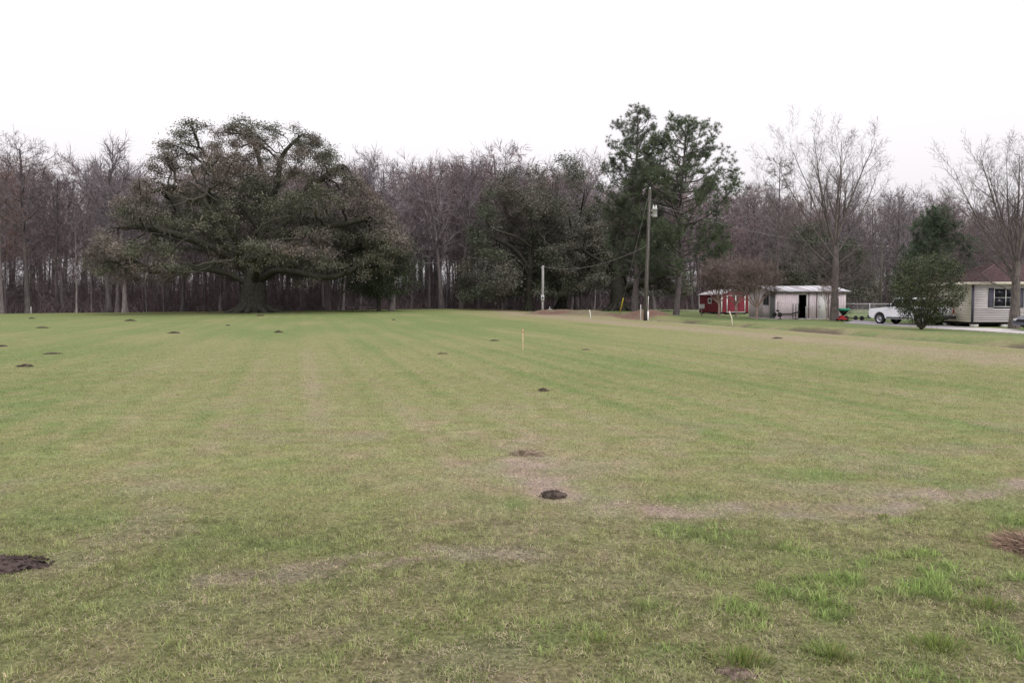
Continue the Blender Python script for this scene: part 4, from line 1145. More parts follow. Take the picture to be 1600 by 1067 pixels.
slivers(ua, np.stack([X, Yd, Z], 1), D + ur.normal(size=(n, 3)) * (.1, .1, 0), ur.uniform(2, 8.5, n), ur.uniform(.05, .15, n), tn, ur)
B = np.stack([X, Yd, Z + ur.uniform(.5, 7, n)], 1); D = ur.normal(size=(n, 3)); D[:, 2] = np.abs(D[:, 2]) * .7; D /= np.linalg.norm(D, axis=1)[:, None]
slivers(ua, B, D, ur.uniform(.8, 2.4, n), .06, tn, ur)
n = 115000                                                   # twiggy middle layer of saplings and vines
px = ur.uniform(-260, 1860, n); Yd = wood_edge(px) + ur.uniform(2, 55, n)
X = px2x(px, Yd); top = 7 + 11 * fbm(X, Yd, 7, 501, 2)
B = np.stack([X, Yd, ground_z(X, Yd) + ur.random(n) ** 1.1 * top], 1); D = ur.normal(size=(n, 3)); D[:, 2] = np.abs(D[:, 2]) * 1.1 + .2; D /= np.linalg.norm(D, axis=1)[:, None]
tn = np.array([(1.2, 1.15, 1.2), (1.25, 1.0, 1.0), (.9, .85, .9), (1.45, 1.42, 1.45)])[ur.integers(0, 4, n)] * ur.uniform(.6, 1.3, (n, 1))
slivers(ua, B, D, ur.uniform(.7, 2.6, n), ur.uniform(.03, .07, n), tn, ur)
tag(link('undergrowth', ua.mesh('undergrowth', False, True), 'brush'), 'reddish-brown tangled brush filling the floor of the wood', 'undergrowth', kind='stuff')

# ------------------------------------------------------------------ white house
def lap_wall(name, mat, parent, x0, x1, z0, z1, expo=.15, y=0.0, holes=()):
    """lapped boards facing -Y as one mesh (each course only a few pixels high); holes: (x0,x1,z0,z1)"""
    a = Acc(); z = z0
    while z < z1 - .01:
        zt = min(z + expo, z1)
        xs = [(x0, x1)]
        for hx0, hx1, hz0, hz1 in holes:
            if zt > hz0 + .02 and z < hz1 - .02:
                nxs = []
                for p, q in xs:
                    if hx0 > p: nxs.append((p, min(q, hx0)))
                    if hx1 < q: nxs.append((max(p, hx1), q))
                xs = nxs
        for p, q in xs:
            V = [(p, y - .034, z), (q, y - .034, z), (q, y - .002, zt), (p, y - .002, zt), (p, y + .10, z), (q, y + .10, z), (q, y + .10, zt), (p, y + .10, zt)]
            a.add(V, [(0, 1, 2, 3), (4, 7, 6, 5), (0, 4, 5, 1), (3, 2, 6, 7), (0, 3, 7, 4), (1, 5, 6, 2)])
        z = zt
    return link(name, a.mesh(name), mat, parent)

HX, HY = px2x(1519, 55.0), 55.0
hz0 = gz(HX, HY)
house = thing('house', 'white single-storey house with brown hip roof and dark shutters, raised on piers', 'house', (HX, HY, hz0))
WX, WD = 11.0, 7.2
zf, ze = .30, 2.95
win = (1.38, 2.98, 1.30, 2.56)
win2 = (5.6, 7.1, 1.30, 2.56)
fw = lap_wall('wall', 'siding', house, 0, WX, zf, ze, holes=(win, win2)); fw['label'] = 'white lapped front wall'
sw = lap_wall('wall', 'siding_mildew', house, 0, WD, zf, ze)
sw.rotation_euler = (0, 0, -math.pi / 2); sw.location = (0, WD, 0); sw['label'] = 'greenish mildewed side wall'
bw = lap_wall('wall', 'siding', house, 0, WD, zf, ze); bw.rotation_euler = (0, 0, math.pi / 2); bw.location = (WX, 0, 0)
bk = lap_wall('wall', 'siding', house, 0, WX, zf, ze); bk.rotation_euler = (0, 0, math.pi); bk.location = (WX, WD, 0)
boxes('corner_trim', 'trim_slate', house, (-.05, .06, -.05, .06, zf - .04, ze - .1))
boxes('floor_frame', 'dark', house, (.05, WX - .05, .12, WD - .05, zf - .14, zf - .01))
for px_, py_ in [(x_, y_) for x_ in (.05, 2.0, 4.2, 6.4, 8.6) for y_ in (.2, 3.6, 6.7)]:
    boxes('pier', 'pier', house, (px_, px_ + .40, py_ - .18, py_ + .2, -.35, zf - .14))
ov = .42; zr_ = 4.32
E = [(-ov, -ov, ze), (WX + ov, -ov, ze), (WX + ov, WD + ov, ze), (-ov, WD + ov, ze)]
half = WD / 2 + ov
r0, r1 = (-ov + half, WD / 2, zr_), (WX + ov - half, WD / 2, zr_)
def roof_plane(p0, p1, q1, q0, courses=22):
    """one hip plane laid in shingle courses, each course a little step"""
    a = Acc(); p0, p1, q0, q1 = map(np.array, (p0, p1, q0, q1))
    nrm = np.cross(p1 - p0, (q0 + q1) / 2 - (p0 + p1) / 2); nrm = nrm / np.linalg.norm(nrm)
    for k in range(courses):
        t0, t1 = k / courses, (k + 1) / courses
        A, B = p0 + (q0 - p0) * t0, p1 + (q1 - p1) * t0
        C, D_ = p1 + (q1 - p1) * t1, p0 + (q0 - p0) * t1
        a.add([A + nrm * .022, B + nrm * .022, C + nrm * .004, D_ + nrm * .004, A - nrm * .03, B - nrm * .03], [(0, 1, 2, 3), (4, 5, 1, 0)])
    return a
ra = Acc()
for pl_ in ((E[0], E[1], r1, r0), (E[3], E[0], r0, r0), (E[1], E[2], r1, r1), (E[2], E[3], r0, r1)):
    s_ = roof_plane(*pl_); ra.add(np.concatenate(s_.V), np.concatenate(s_.Q))
roof = link('roof', ra.mesh('roof'), 'shingle', house)
for k, (p, q) in enumerate(((E[0], r0), (E[1], r1), (E[2], r1), (E[3], r0), (r0, r1))):
    rod('ridge_cap', 'shingle', roof, [np.array(p) + (0, 0, .02), np.array(q) + (0, 0, .02)], .07, 6)
boxes('soffit', 'off_white', house, (-ov + .03, WX + ov - .03, -ov + .03, WD + ov - .03, ze - .05, ze - .02))
boxes('fascia', 'trim_cream', house, (-ov, WX + ov, -ov - .025, -ov, ze - .17, ze + .01))
boxes('fascia', 'trim_cream', house, (-ov - .025, -ov - .001, -ov - .025, WD + ov, ze - .17, ze + .008))
for (wx0, wx1, wz0, wz1) in (win, win2):
    wn = boxes('window', 'white_paint', house, (wx0, wx1, -.045, .02, wz1 - .04, wz1), (wx0, wx1, -.06, .02, wz0, wz0 + .04),
               (wx0, wx0 + .04, -.044, .02, wz0 + .04, wz1 - .04), (wx1 - .04, wx1, -.044, .02, wz0 + .04, wz1 - .04),
               ((wx0 + wx1) / 2 - .016, (wx0 + wx1) / 2 + .016, -.03, .02, wz0 + .04, wz1 - .04), (wx0 + .04, wx1 - .04, -.026, .02, (wz0 + wz1) / 2 - .012, (wz0 + wz1) / 2 + .012))
    mx_, mz_ = (wx0 + wx1) / 2, (wz0 + wz1) / 2
    for ax0, ax1 in ((wx0 + .04, mx_ - .016), (mx_ + .016, wx1 - .04)):
        for az0, az1 in ((wz0 + .04, mz_ - .012), (mz_ + .012, wz1 - .04)):
            boxes('pane', 'glass', wn, (ax0, ax1, .0, .012, az0, az1))
    for sx in (wx0 - .36, wx1 + .02):
        sh = boxes('shutter', 'trim_slate', house, (sx, sx + .05, -.06, -.02, wz0, wz1), (sx + .29, sx + .34, -.06, -.02, wz0, wz1),
                   (sx + .05, sx + .29, -.06, -.02, wz0, wz0 + .06), (sx + .05, sx + .29, -.06, -.02, wz1 - .06, wz1), (sx + .05, sx + .29, -.04, -.02, wz0 + .06, wz1 - .06))
        la_ = Acc()
        for k in range(13):
            z = wz0 + .1 + k * .085; la_.add([(sx + .05, -.058, z), (sx + .29, -.058, z), (sx + .29, -.041, z + .06), (sx + .05, -.041, z + .06)], [(0, 1, 2, 3)])
        link('louvre', la_.mesh('louvre'), 'trim_slate', sh)

# ------------------------------------------------------------------ metal-roofed shed
def ribbed_wall(name, mat, parent, x0, x1, z0, z1, holes=(), rib=.2, g=.010):
    """upright grooved sheet boards facing -Y"""
    a = Acc(); x = x0
    while x < x1 - .01:
        xe = min(x + rib, x1)
        zs = [(z0, z1)]
        for hx0, hx1, hz_0, hz_1 in holes:
            if xe > hx0 + .02 and x < hx1 - .02:
                nz_ = []
                for p, q in zs:
                    if hz_0 > p: nz_.append((p, min(q, hz_0)))
                    if hz_1 < q: nz_.append((max(p, hz_1), q))
                zs = nz_
        for p, q in zs:
            box(a, x + g / 2, xe - g / 2, -.022, .04, p, q); box(a, x - g / 2 if x > x0 else x, x + g / 2, -.014, .035, p, q)
        x = xe
    return link(name, a.mesh(name), mat, parent)
SHX, SHY = px2x(1211, 69.5), 69.5
shed = thing('shed', 'long low pinkish-white shed with a metal roof and an open dark doorway', 'shed', (SHX, SHY, gz(SHX, SHY)), R(7))
SW, SD, SZ = 6.25, 5.4, 2.35
door_h = (2.0, 2.8, .05, 2.12)
f_ = ribbed_wall('wall', 'shed_wall', shed, 0, SW, .05, SZ, holes=(door_h, (3.8, 4.6, .05, 2.02)))
l_ = ribbed_wall('wall', 'shed_side', shed, 0, SD, .05, SZ, holes=((3.15, 4.2, 1.15, 2.1),)); l_.rotation_euler = (0, 0, -math.pi / 2); l_.location = (0, SD, 0)
l_['label'] = 'grey end wall with a dark window'
r_ = ribbed_wall('wall', 'shed_wall', shed, 0, SD, .05, SZ); r_.rotation_euler = (0, 0, math.pi / 2); r_.location = (SW, 0, 0)
b_ = ribbed_wall('wall', 'shed_side', shed, 0, SW, .05, SZ); b_.rotation_euler = (0, 0, math.pi); b_.location = (SW, SD, 0)
boxes('floor', 'concrete', shed, (-.06, SW + .05, -.35, SD + .05, -.3, .05))
boxes('dark_sheet', 'dark', shed, (.06, SW - .06, 2.2, 2.26, .05, SZ))  # near-black sheet across the inside, behind the open doorway
boxes('corner_panel', 'shed_grey', shed, (-.05, -.024, .0, .92, .06, SZ - .02))
sw_ = boxes('window', 'shed_grey', shed, (-.034, .03, SD - 4.2, SD - 3.15, 1.15, 1.22), (-.034, .03, SD - 4.2, SD - 3.15, 2.03, 2.1),
            (-.034, .03, SD - 4.2, SD - 4.13, 1.22, 2.03), (-.034, .03, SD - 3.22, SD - 3.15, 1.22, 2.03), (-.03, .02, SD - 3.7, SD - 3.65, 1.22, 2.03))
for k in range(5):
    z = 1.225 + k * .162
    for y0_, y1_ in ((SD - 4.128, SD - 3.702), (SD - 3.648, SD - 3.222)):
        boxes('pane', 'glass', sw_, (-.012, .0, y0_, y1_, z, z + .148))
boxes('door_frame', 'off_white', shed, (1.97, 2.05, -.04, .06, .05, 2.12), (2.75, 2.83, -.04, .06, .05, 2.12), (2.05, 2.75, -.039, .06, 2.04, 2.12))
boxes('door_frame', 'bench_wood', shed, (2.90, 2.97, -.05, .0, .05, 2.25))
d_ = boxes('door', 'white_paint', shed, (3.79, 4.61, -.035, .005, .06, 2.03)); d_['label'] = 'closed white door'
boxes('handle', 'dark_metal', d_, (3.86, 3.89, -.075, -.035, .95, 1.1))
boxes('trim_board', 'shed_wall', shed, (.2, 1.93, -.03, -.0225, 1.34, 1.39))
# gable roof of corrugated sheets, each sheet a part
ridge_z, over = SZ + .50, .26
def sheet_mesh(width, run, rise):
    a = Acc(); k = int(width / .045); V = []
    for j in range(k + 1):
        u = j * width / k; w = .014 * math.cos(j * math.pi)
        for i in range(5):
            t = i / 4; V.append((u, t * run, t * rise + w + .004 * math.sin(7 * t + j)))
    Q = [(j * 5 + i, (j + 1) * 5 + i, (j + 1) * 5 + i + 1, j * 5 + i + 1) for j in range(k) for i in range(4)]
    a.add(V, Q); return a.mesh('roof_sheet')
sm = sheet_mesh(.72, SD / 2 + over, ridge_z - SZ)
sr = np.random.default_rng(5)
nsheet = int((SW + .9) / .70)
for side in (0, 1):
    for k in range(nsheet):
        o = link('roof_sheet', sm, 'tin' if side == 0 else 'tin', shed)
        if k in (1, 4, 8):
            o.material_slots[0].link = 'OBJECT'; o.material_slots[0].material = MT['tin_old']
        if side == 0: o.location = (-.45 + k * .70, -over, SZ - .03 + (k % 2) * .012 + sr.uniform(-.012, .012))
        else: o.location = (-.45 + k * .70 + .72, SD + over, SZ - .03 + (k % 2) * .012); o.rotation_euler = (0, 0, math.pi)
        o.rotation_euler.x += sr.uniform(-.008, .008)
for xg in (0.02, SW - .02):
    prism('gable', 'shed_side', shed, [(0.0, SZ), (SD, SZ), (SD / 2, ridge_z - .10)], xg - .02, xg + .02, 'x')
boxes('fascia', 'bench_wood', shed, (-.42, SW + .42, -over + .03, -over + .06, SZ - .15, SZ - .055))
for x_ in (3.62, 4.66): boxes('post', 'bench_wood', shed, (x_, x_ + .08, -.055, -.023, .05, 2.28))
tag(boxes('rail_stand', 'off_white', None, (2.45, 3.35, -.42, -.36, .98, 1.03), (2.5, 2.54, -.41, -.37, .05, .98), (3.2, 3.24, -.41, -.37, .05, .98)), 'thin pale rail stand across the open doorway of the metal-roofed shed', 'stand')
bpy.data.objects['rail_stand'].matrix_world = Matrix.Translation(shed.location) @ Matrix.Rotation(R(7), 4, 'Z')
boxes('rafter', 'dark', shed, *[(x_, x_ + .06, -over + .07, .0, SZ - .15, SZ - .06) for x_ in np.arange(-.4, SW + .4, .8)])

# ------------------------------------------------------------------ red shed
RX, RY = px2x(1127, 90), 90.0
red = thing('garden_shed', 'small barn-red shed with white-trimmed double doors', 'shed', (RX, RY, gz(RX, RY) + .12), R(18))
RW, RD, RZ = 3.45, 4.6, 2.05
def plank_wall(name, mat, parent, x0, x1, z0, z1, expo=.19, holes=()):
    return lap_wall(name, mat, parent, x0, x1, z0, z1, expo, 0, holes)
plank_wall('wall', 'red_paint', red, 0, RW, .1, RZ, holes=((.62, 2.98, .14, 1.95),))
a_ = plank_wall('wall', 'red_shaded', red, 0, RD, .1, RZ, holes=((1.9, 2.6, 1.05, 1.65),)); a_.rotation_euler = (0, 0, -math.pi / 2); a_.location = (0, RD, 0)
a_ = plank_wall('wall', 'red_shaded', red, 0, RD, .1, RZ); a_.rotation_euler = (0, 0, math.pi / 2); a_.location = (RW, 0, 0)
a_ = plank_wall('wall', 'red_shaded', red, 0, RW, .1, RZ); a_.rotation_euler = (0, 0, math.pi); a_.location = (RW, RD, 0)
boxes('floor_frame', 'dark', red, (.02, RW - .02, .02, RD - .02, -.02, .095))
for x_ in (.1, RW - .4):
    for y_ in (.1, RD / 2, RD - .4): boxes('block', 'pier', red, (x_, x_ + .3, y_, y_ + .3, -.35, -.02))
for x_ in (-.035, RW - .065): boxes('corner_trim', 'white_paint', red, (x_, x_ + .10, -.04, .06, .09, RZ))
boxes('corner_trim', 'white_paint', red, (-.04, .06, RD - .06, RD + .04, .09, RZ))
boxes('bottom_trim', 'white_paint', red, (.62, 2.98, -.045, -.0, .09, .135))
for k, (dx0, dx1) in enumerate(((.63, 1.79), (1.81, 2.97))):
    dr = boxes('door', 'red_paint', red, *[(dx0 + .1, dx1 - .1, -.028 - .006 * (i % 2), .02, .15 + i * .222, .15 + (i + 1) * .222 - .012) for i in range(8)])
    for q in ((dx0, dx0 + .095), (dx1 - .095, dx1)): boxes('door_trim', 'white_paint', dr, (q[0], q[1], -.05, .01, .145, 1.94))
    boxes('door_trim', 'white_paint', dr, (dx0 + .1, dx1 - .1, -.049, .0, 1.90, 1.942))
    boxes('handle', 'dark_metal', dr, ((dx1 - .16, dx1 - .12) if k == 0 else (dx0 + .12, dx0 + .16)) + (-.085, -.05, .95, 1.15))
rw = boxes('window', 'white_paint', red, (-.05, .03, RD - 2.6, RD - 1.9, 1.05, 1.12), (-.05, .03, RD - 2.6, RD - 1.9, 1.58, 1.65), (-.05, .03, RD - 2.6, RD - 2.53, 1.12, 1.58), (-.05, .03, RD - 1.97, RD - 1.9, 1.12, 1.58))
boxes('pane', 'glass', rw, (-.01, .0, RD - 2.53, RD - 1.97, 1.12, 1.58))
rp_ = 2.62
rsm = sheet_mesh(.80, RW / 2 + .2, rp_ - RZ)
for k in range(6):
    for side in (0, 1):
        o = link('roof_sheet', rsm, 'tin_old', red)
        o.rotation_euler = (0, 0, -math.pi / 2 if side == 0 else math.pi / 2)
        o.location = (-.2, -.12 + (k + 1) * .8, RZ - .03 + (k % 2) * .012) if side == 0 else (RW + .2, -.12 + k * .8, RZ - .03 + (k % 2) * .012)
for yg, mt_ in ((.02, 'red_paint'), (RD - .02, 'red_shaded')):
    prism('gable', mt_, red, [(0, RZ), (RW, RZ), (RW / 2, rp_ - .09)], yg - .025, yg + .025, 'y')

# ------------------------------------------------------------------ vehicles
def wheel(parent, x, y, z, r=.38, w=.25, side=-1):
    o = bpy.data.objects.new('wheel', None); COL.objects.link(o); o.parent = parent; o.location = (x, y, z)
    lathe('tyre', 'tyre', o, [(r * .62, -w / 2), (r * .94, -w / 2), (r, -w * .32), (r, w * .32), (r * .94, w / 2), (r * .62, w / 2), (r * .62, -w / 2)], 24, 'y')
    lathe('rim', 'rim', o, [(0.001, side * w * .30), (r * .16, side * w * .34), (r * .2, side * w * .22), (r * .5, side * w * .18), (r * .58, side * w * .42), (r * .63, side * w * .46), (r * .63, -side * w * .4)], 20, 'y')
    for k in range(6):
        a = k * math.pi / 3
        boxes('wheel_slot', 'dark', o, (r * .36 * math.cos(a) - .03, r * .36 * math.cos(a) + .03, min(side * w * .215, side * w * .26), max(side * w * .215, side * w * .26), r * .36 * math.sin(a) - .03, r * .36 * math.sin(a) + .03))
    return o
# pickup: local +x is the front, y from 0 (driver side, facing the camera) to 1.9
TKX, TKY = 28.45, 55.6
hd = math.atan2(.90, -.43)
truck = thing('pickup_truck', 'white pickup truck parked on the gravel drive, half hidden by the rounded shrub', 'truck', (TKX, TKY, gz(27.6, 58) + .035), hd)
TW = 1.86
def arch(cx, r, n=9): return [(cx + r * math.cos(math.pi - k * math.pi / (n - 1)), .40 + r * math.sin(k * math.pi / (n - 1))) for k in range(n)]
L0, XF, XR = 5.5, 4.55, 1.15
low = [(0.05, .52)] + arch(XR, .48) + arch(XF, .48) + [(5.42, .50)]
body_prof = low + [(5.5, .62), (5.5, .95), (5.40, 1.10), (4.2, 1.20), (3.92, 1.22), (.02, 1.22), (.0, .6)]
# local y runs away from the camera when heading points away: driver side is +y in a right-handed frame
prism('body', 'truck_white', truck, body_prof, -TW, 0, 'y', bevel=.03)
cab = prism('cab', 'truck_white', truck, [(2.02, 1.215), (3.98, 1.215), (3.35, 1.86), (3.1, 1.92), (2.3, 1.92), (2.1, 1.84)], -TW + .10, -.10, 'y', bevel=.04)
for yy, s in ((-.10, 1), (-TW + .10, -1)):
    y0_, y1_ = (yy + .0, yy + .012) if s > 0 else (yy - .012, yy)
    prism('side_window', 'glass', cab, [(2.75, 1.28), (3.72, 1.28), (3.30, 1.80), (2.75, 1.80)], y0_, y1_, 'y')
    prism('side_window', 'glass', cab, [(2.20, 1.28), (2.68, 1.28), (2.68, 1.80), (2.26, 1.80)], y0_, y1_, 'y')
    dr = prism('door', 'truck_white', truck, [(2.72, .56), (3.86, .56), (3.86, 1.20), (2.72, 1.20)], (0.001 if s > 0 else -TW - .013), (.013 if s > 0 else -TW - .001), 'y')
    boxes('handle', 'dark_metal', dr, (2.82, 2.98, .013 if s > 0 else -TW - .03, .03 if s > 0 else -TW - .013, 1.04, 1.08))
    mr_ = boxes('mirror', 'dark_metal', truck, (3.62, 3.76, .0 if s > 0 else -TW - .26, .26 if s > 0 else -TW - .0, 1.22, 1.44), bevel=.02)
    boxes('sill', 'dark_metal', truck, (1.75, 3.95, (-.10 if s > 0 else -TW - .01), (.01 if s > 0 else -TW + .10), .44, .53))
    boxes('headlight', 'lamp_clear', truck, (5.40, 5.515, (-.38 if s > 0 else -TW + .05), (-.05 if s > 0 else -TW + .38), .80, .98))
    boxes('tail_light', 'lamp_red', truck, (-.015, .06, (-.16 if s > 0 else -TW + .01), (-.01 if s > 0 else -TW + .16), .80, 1.14))
prism('windscreen', 'glass', cab, [(3.93, 1.28), (3.945, 1.285), (3.40, 1.845), (3.385, 1.84)], -TW + .2, -.2, 'y')
boxes('rear_window', 'glass', cab, (2.035, 2.05, -TW + .25, -.25, 1.32, 1.78))
boxes('bed_floor', 'dark_metal', truck, (.10, 1.98, -TW + .10, -.10, 1.222, 1.23))
boxes('tailgate', 'truck_white', truck, (-.02, .0, -TW + .17, -.17, .66, 1.20))
boxes('bumper', 'dark_metal', truck, (-.18, -.021, -TW + .02, -.02, .48, .66), bevel=.02)
boxes('bumper', 'dark_metal', truck, (5.42, 5.62, -TW + .0, .0, .46, .66), bevel=.03)
boxes('grille', 'dark_metal', truck, (5.49, 5.52, -TW + .42, -.42, .70, 1.0))
boxes('chassis', 'dark', truck, (.2, 5.3, -TW + .35, -.35, .38, .6))
for x_ in (XR, XF):
    wheel(truck, x_, -.13, .40, .40, .26, 1); wheel(truck, x_, -TW + .13, .40, .40, .26, -1)

# dark car at the edge of the frame: front to the left
CX, CY = px2x(1582, 47.6), 47.6
car = thing('parked_car', 'dark blue-grey saloon car parked on the path before the house', 'car', (CX, CY, gz(CX + 1, CY) + .055), math.pi - R(4))
CWd = 1.72
lowc = [(-4.35, .34)] + [(q[0], q[1] - .09) for q in arch(-3.55, .37)] + [(q[0], q[1] - .09) for q in arch(-.85, .37)] + [(-.06, .30)]
prism('body', 'car_blue', car, lowc + [(.0, .42), (-.02, .62), (-.25, .76), (-1.15, .88), (-3.55, .92), (-4.3, .88), (-4.42, .6)], 0, CWd, 'y', bevel=.05)
cb = prism('cab', 'car_blue', car, [(-1.15, .86), (-3.75, .90), (-3.15, 1.34), (-2.7, 1.40), (-2.1, 1.40), (-1.85, 1.36)], .12, CWd - .12, 'y', bevel=.05)
for yy in (.106, CWd - .118):
    prism('side_window', 'glass', cb, [(-1.45, .93), (-2.4, .93), (-2.4, 1.31), (-1.92, 1.31)], yy, yy + .012, 'y')
    prism('side_window', 'glass', cb, [(-2.48, .93), (-3.45, .93), (-3.1, 1.29), (-2.48, 1.31)], yy, yy + .012, 'y')
prism('windscreen', 'glass', cb, [(-1.20, .93), (-1.185, .935), (-1.81, 1.325), (-1.825, 1.32)], .22, CWd - .22, 'y')
for yy in (.06, CWd - .38): boxes('headlight', 'lamp_clear', car, (-.10, .0, yy, yy + .32, .54, .66), bevel=.02)
boxes('bumper', 'car_blue', car, (-.02, .07, .05, CWd - .05, .30, .46), bevel=.03)
boxes('grille', 'dark', car, (-.02, .012, .42, CWd - .42, .50, .64))
for x_ in (-.85, -3.55):
    wheel(car, x_, .11, .31, .31, .2, -1); wheel(car, x_, CWd - .11, .31, .31, .2, 1)

# ------------------------------------------------------------------ poles, wires
def insulator(parent, loc): return lathe('insulator', 'galv', parent, [(.02, 0), (.06, .02), (.05, .06), (.08, .09), (.05, .13), (.03, .18), (.001, .2)], 10, 'z', loc)
PX, PY = px2x(1008, 65.0), 65.0
pole = thing('utility_pole', 'tall weathered wooden utility pole carrying a grey transformer', 'pole', (PX, PY, gz(PX, PY)))
PT = np.array((.30, 0, 10.2))
pts = [np.array((0, 0, -.6)), PT * .33, PT * .66, PT]
rod('pole_shaft', 'pole_wood', pole, pts, [.165, .155, .14, .115], 12)
t0 = PT * .875
tr_ = lathe('transformer', 'galv', pole, [(.001, 0), (.19, 0), (.20, .03), (.20, .58), (.22, .59), (.22, .64), (.1, .7), (.001, .72)], 18, 'z', (t0[0] + .40, -.10, t0[2] - .85))
for dx in (-.1, .1): lathe('bushing', 'white_paint', tr_, [(.05, 0), (.08, .05), (.05, .1), (.08, .15), (.04, .2), (.001, .28)], 8, 'z', (dx, 0, .66))
boxes('bracket', 'galv', pole, (t0[0] + .1, t0[0] + .25, -.14, -.06, t0[2] - .75, t0[2] - .68), (t0[0] + .1, t0[0] + .25, -.14, -.06, t0[2] - .4, t0[2] - .33))
rod('conduit', 'off_white', pole, [(.19, -.06, 0.0), (.22, -.06, 1.7), (.24, -.06, 1.9)], .035, 6)
boxes('marker_post', 'white_paint', pole, (.13, .24, -.3, -.2, -.1, .75))
rod('ground_wire', 'cable', pole, [(.02, -.2, .2), (.14, -.18, 5), (.25, -.15, 9)], .012, 4)
rod('cutout', 'dark_metal', pole, [(PT[0] * .93 + .15, -.1, PT[2] * .93), (PT[0] * .93 + .42, -.15, PT[2] * .93 - .35)], .035, 6)
insulator(pole, (PT[0], 0, PT[2]))
SX, SY = px2x(848, 93.0), 93.0
sp_ = thing('service_pole', 'short pale grey service pole with a meter box, left of the dirt bank', 'pole', (SX, SY, gz(SX, SY)))
rod('pole_shaft', 'pole_grey', sp_, [(0, 0, -.5), (0, 0, 2.5), (.02, 0, 5.4)], [.15, .14, .12], 10)
boxes('meter_box', 'galv', sp_, (-.2, .16, -.32, -.14, 1.5, 2.1), bevel=.02)
lathe('meter', 'glass', boxes('meter_base', 'galv', sp_, (-.1, .06, -.36, -.32, 1.72, 1.9)), [(.09, -.46), (.10, -.36), (.001, -.47)], 12, 'y', (-.02, 0, 1.8))
rod('conduit', 'galv', sp_, [(-.12, -.14, 2.1), (-.1, -.13, 4.8), (-.14, -.13, 5.2), (-.2, -.25, 5.15)], .03, 6)
rod('conduit', 'galv', sp_, [(-.02, -.2, -.2), (-.02, -.2, 1.5)], .035, 6)
def world_wire(name, label, a, b, sag, r=.008, n=24):
    a, b = np.array(a, float), np.array(b, float); t = np.linspace(0, 1, n)[:, None]
    P = a + (b - a) * t; P[:, 2] -= sag * 4 * (t * (1 - t))[:, 0]
    ac = Acc(); tube(ac, P - a, r, 4)
    o = link(name, ac.mesh(name, True), 'cable', None, tuple(a)); tag(o, label, 'cable')
ptop = np.array((PX, PY, gz(PX, PY))) + PT
world_wire('service_cable', 'thin cable sagging from the short service pole to the utility pole', (SX, SY, gz(SX, SY) + 5.3), (PX + .2, PY, gz(PX, PY) + 5.9), .9, .010)
FPX, FPY = px2x(1375, 96.0), 96.0
fpole = thing('utility_pole', 'plain wooden pole standing by the wire fence behind the white pickup', 'pole', (FPX, FPY, gz(FPX, FPY)))
rod('pole_shaft', 'pole_wood', fpole, [(0, 0, -.5), (0, 0, 4), (.03, 0, 8.2)], [.17, .15, .12], 10)
rod('crossarm', 'pole_wood', fpole, [(-.7, -.14, 7.6), (.7, -.14, 7.6)], .05, 6)
insulator(fpole, (-.6, -.14, 7.65)); insulator(fpole, (.6, -.14, 7.65))
world_wire('power_line', 'thin power line from the tall utility pole towards the far wooden pole', (PX + .3, PY, gz(PX, PY) + 9.2), (FPX - .6, FPY - .14, gz(FPX, FPY) + 7.85), .9)
world_wire('power_line', 'thin power line from the far wooden pole towards the house roof', (FPX + .6, FPY - .14, gz(FPX, FPY) + 7.85), (HX + 3, HY + 3.6, hz0 + 4.4), .7)
AX, AY = px2x(968, 79.0), 79.0
az_ = gz(AX, AY)
av = ptop - np.array((AX, AY, az_)); avn = av / np.linalg.norm(av)
guy = thing('guy_wire', 'steel guy wire in a leaning yellow plastic guard on the dirt bank', 'wire', (AX, AY, az_))
rod('wire', 'cable', guy, [-avn * .3, av * .5, av * .99], .010, 4)
rod('guard', 'guard_yellow', guy, [avn * .05, avn * 1.2, avn * 2.55], .05, 8)
for k, (px, Yd, h, lab, mt_, ln_) in enumerate(((923, 72, .75, 'short white marker stick leaning in front of the dirt bank', 'white_paint', -.12), (1001, 66, 1.25, 'pale marker post just left of the utility pole base', 'off_white', .0),
                                  (1145, 57, .95, 'pale bent stick rising from the ditch before the red shed', 'trim_cream', -.25), (49, 110, .9, 'small white post at the wood edge below the tall cypress', 'white_paint', 0))):
    x = px2x(px, Yd); 
    ac = Acc(); tube(ac, [(0, 0, -.3), (ln_ * .3, 0, h * .5), (ln_, 0, h)], [.04, .036, .03], 6, cap=True)
    tag(link('marker_stick', ac.mesh('marker_stick', True), mt_, None, (x, Yd, gz(x, Yd))), lab, 'stick')
# survey stake on the lawn
Yd = 27.3; x = px2x(817, Yd)
stk = thing('survey_stake', 'thin wooden survey stake standing upright in the open lawn', 'stake', (x, Yd, gz(x, Yd)))
prism('stake_shaft', 'stake_wood', stk, [(-.02, .04), (0, -.15), (.02, .04), (.02, .56), (-.02, .56)], -.009, .009, 'y')
boxes('painted_tip', 'stake_pink', stk, (-.021, .021, -.010, .010, .561, .67))

# ------------------------------------------------------------------ yard things
def on(px, Yd): x = px2x(px, Yd); return (x, Yd, gz(x, Yd))
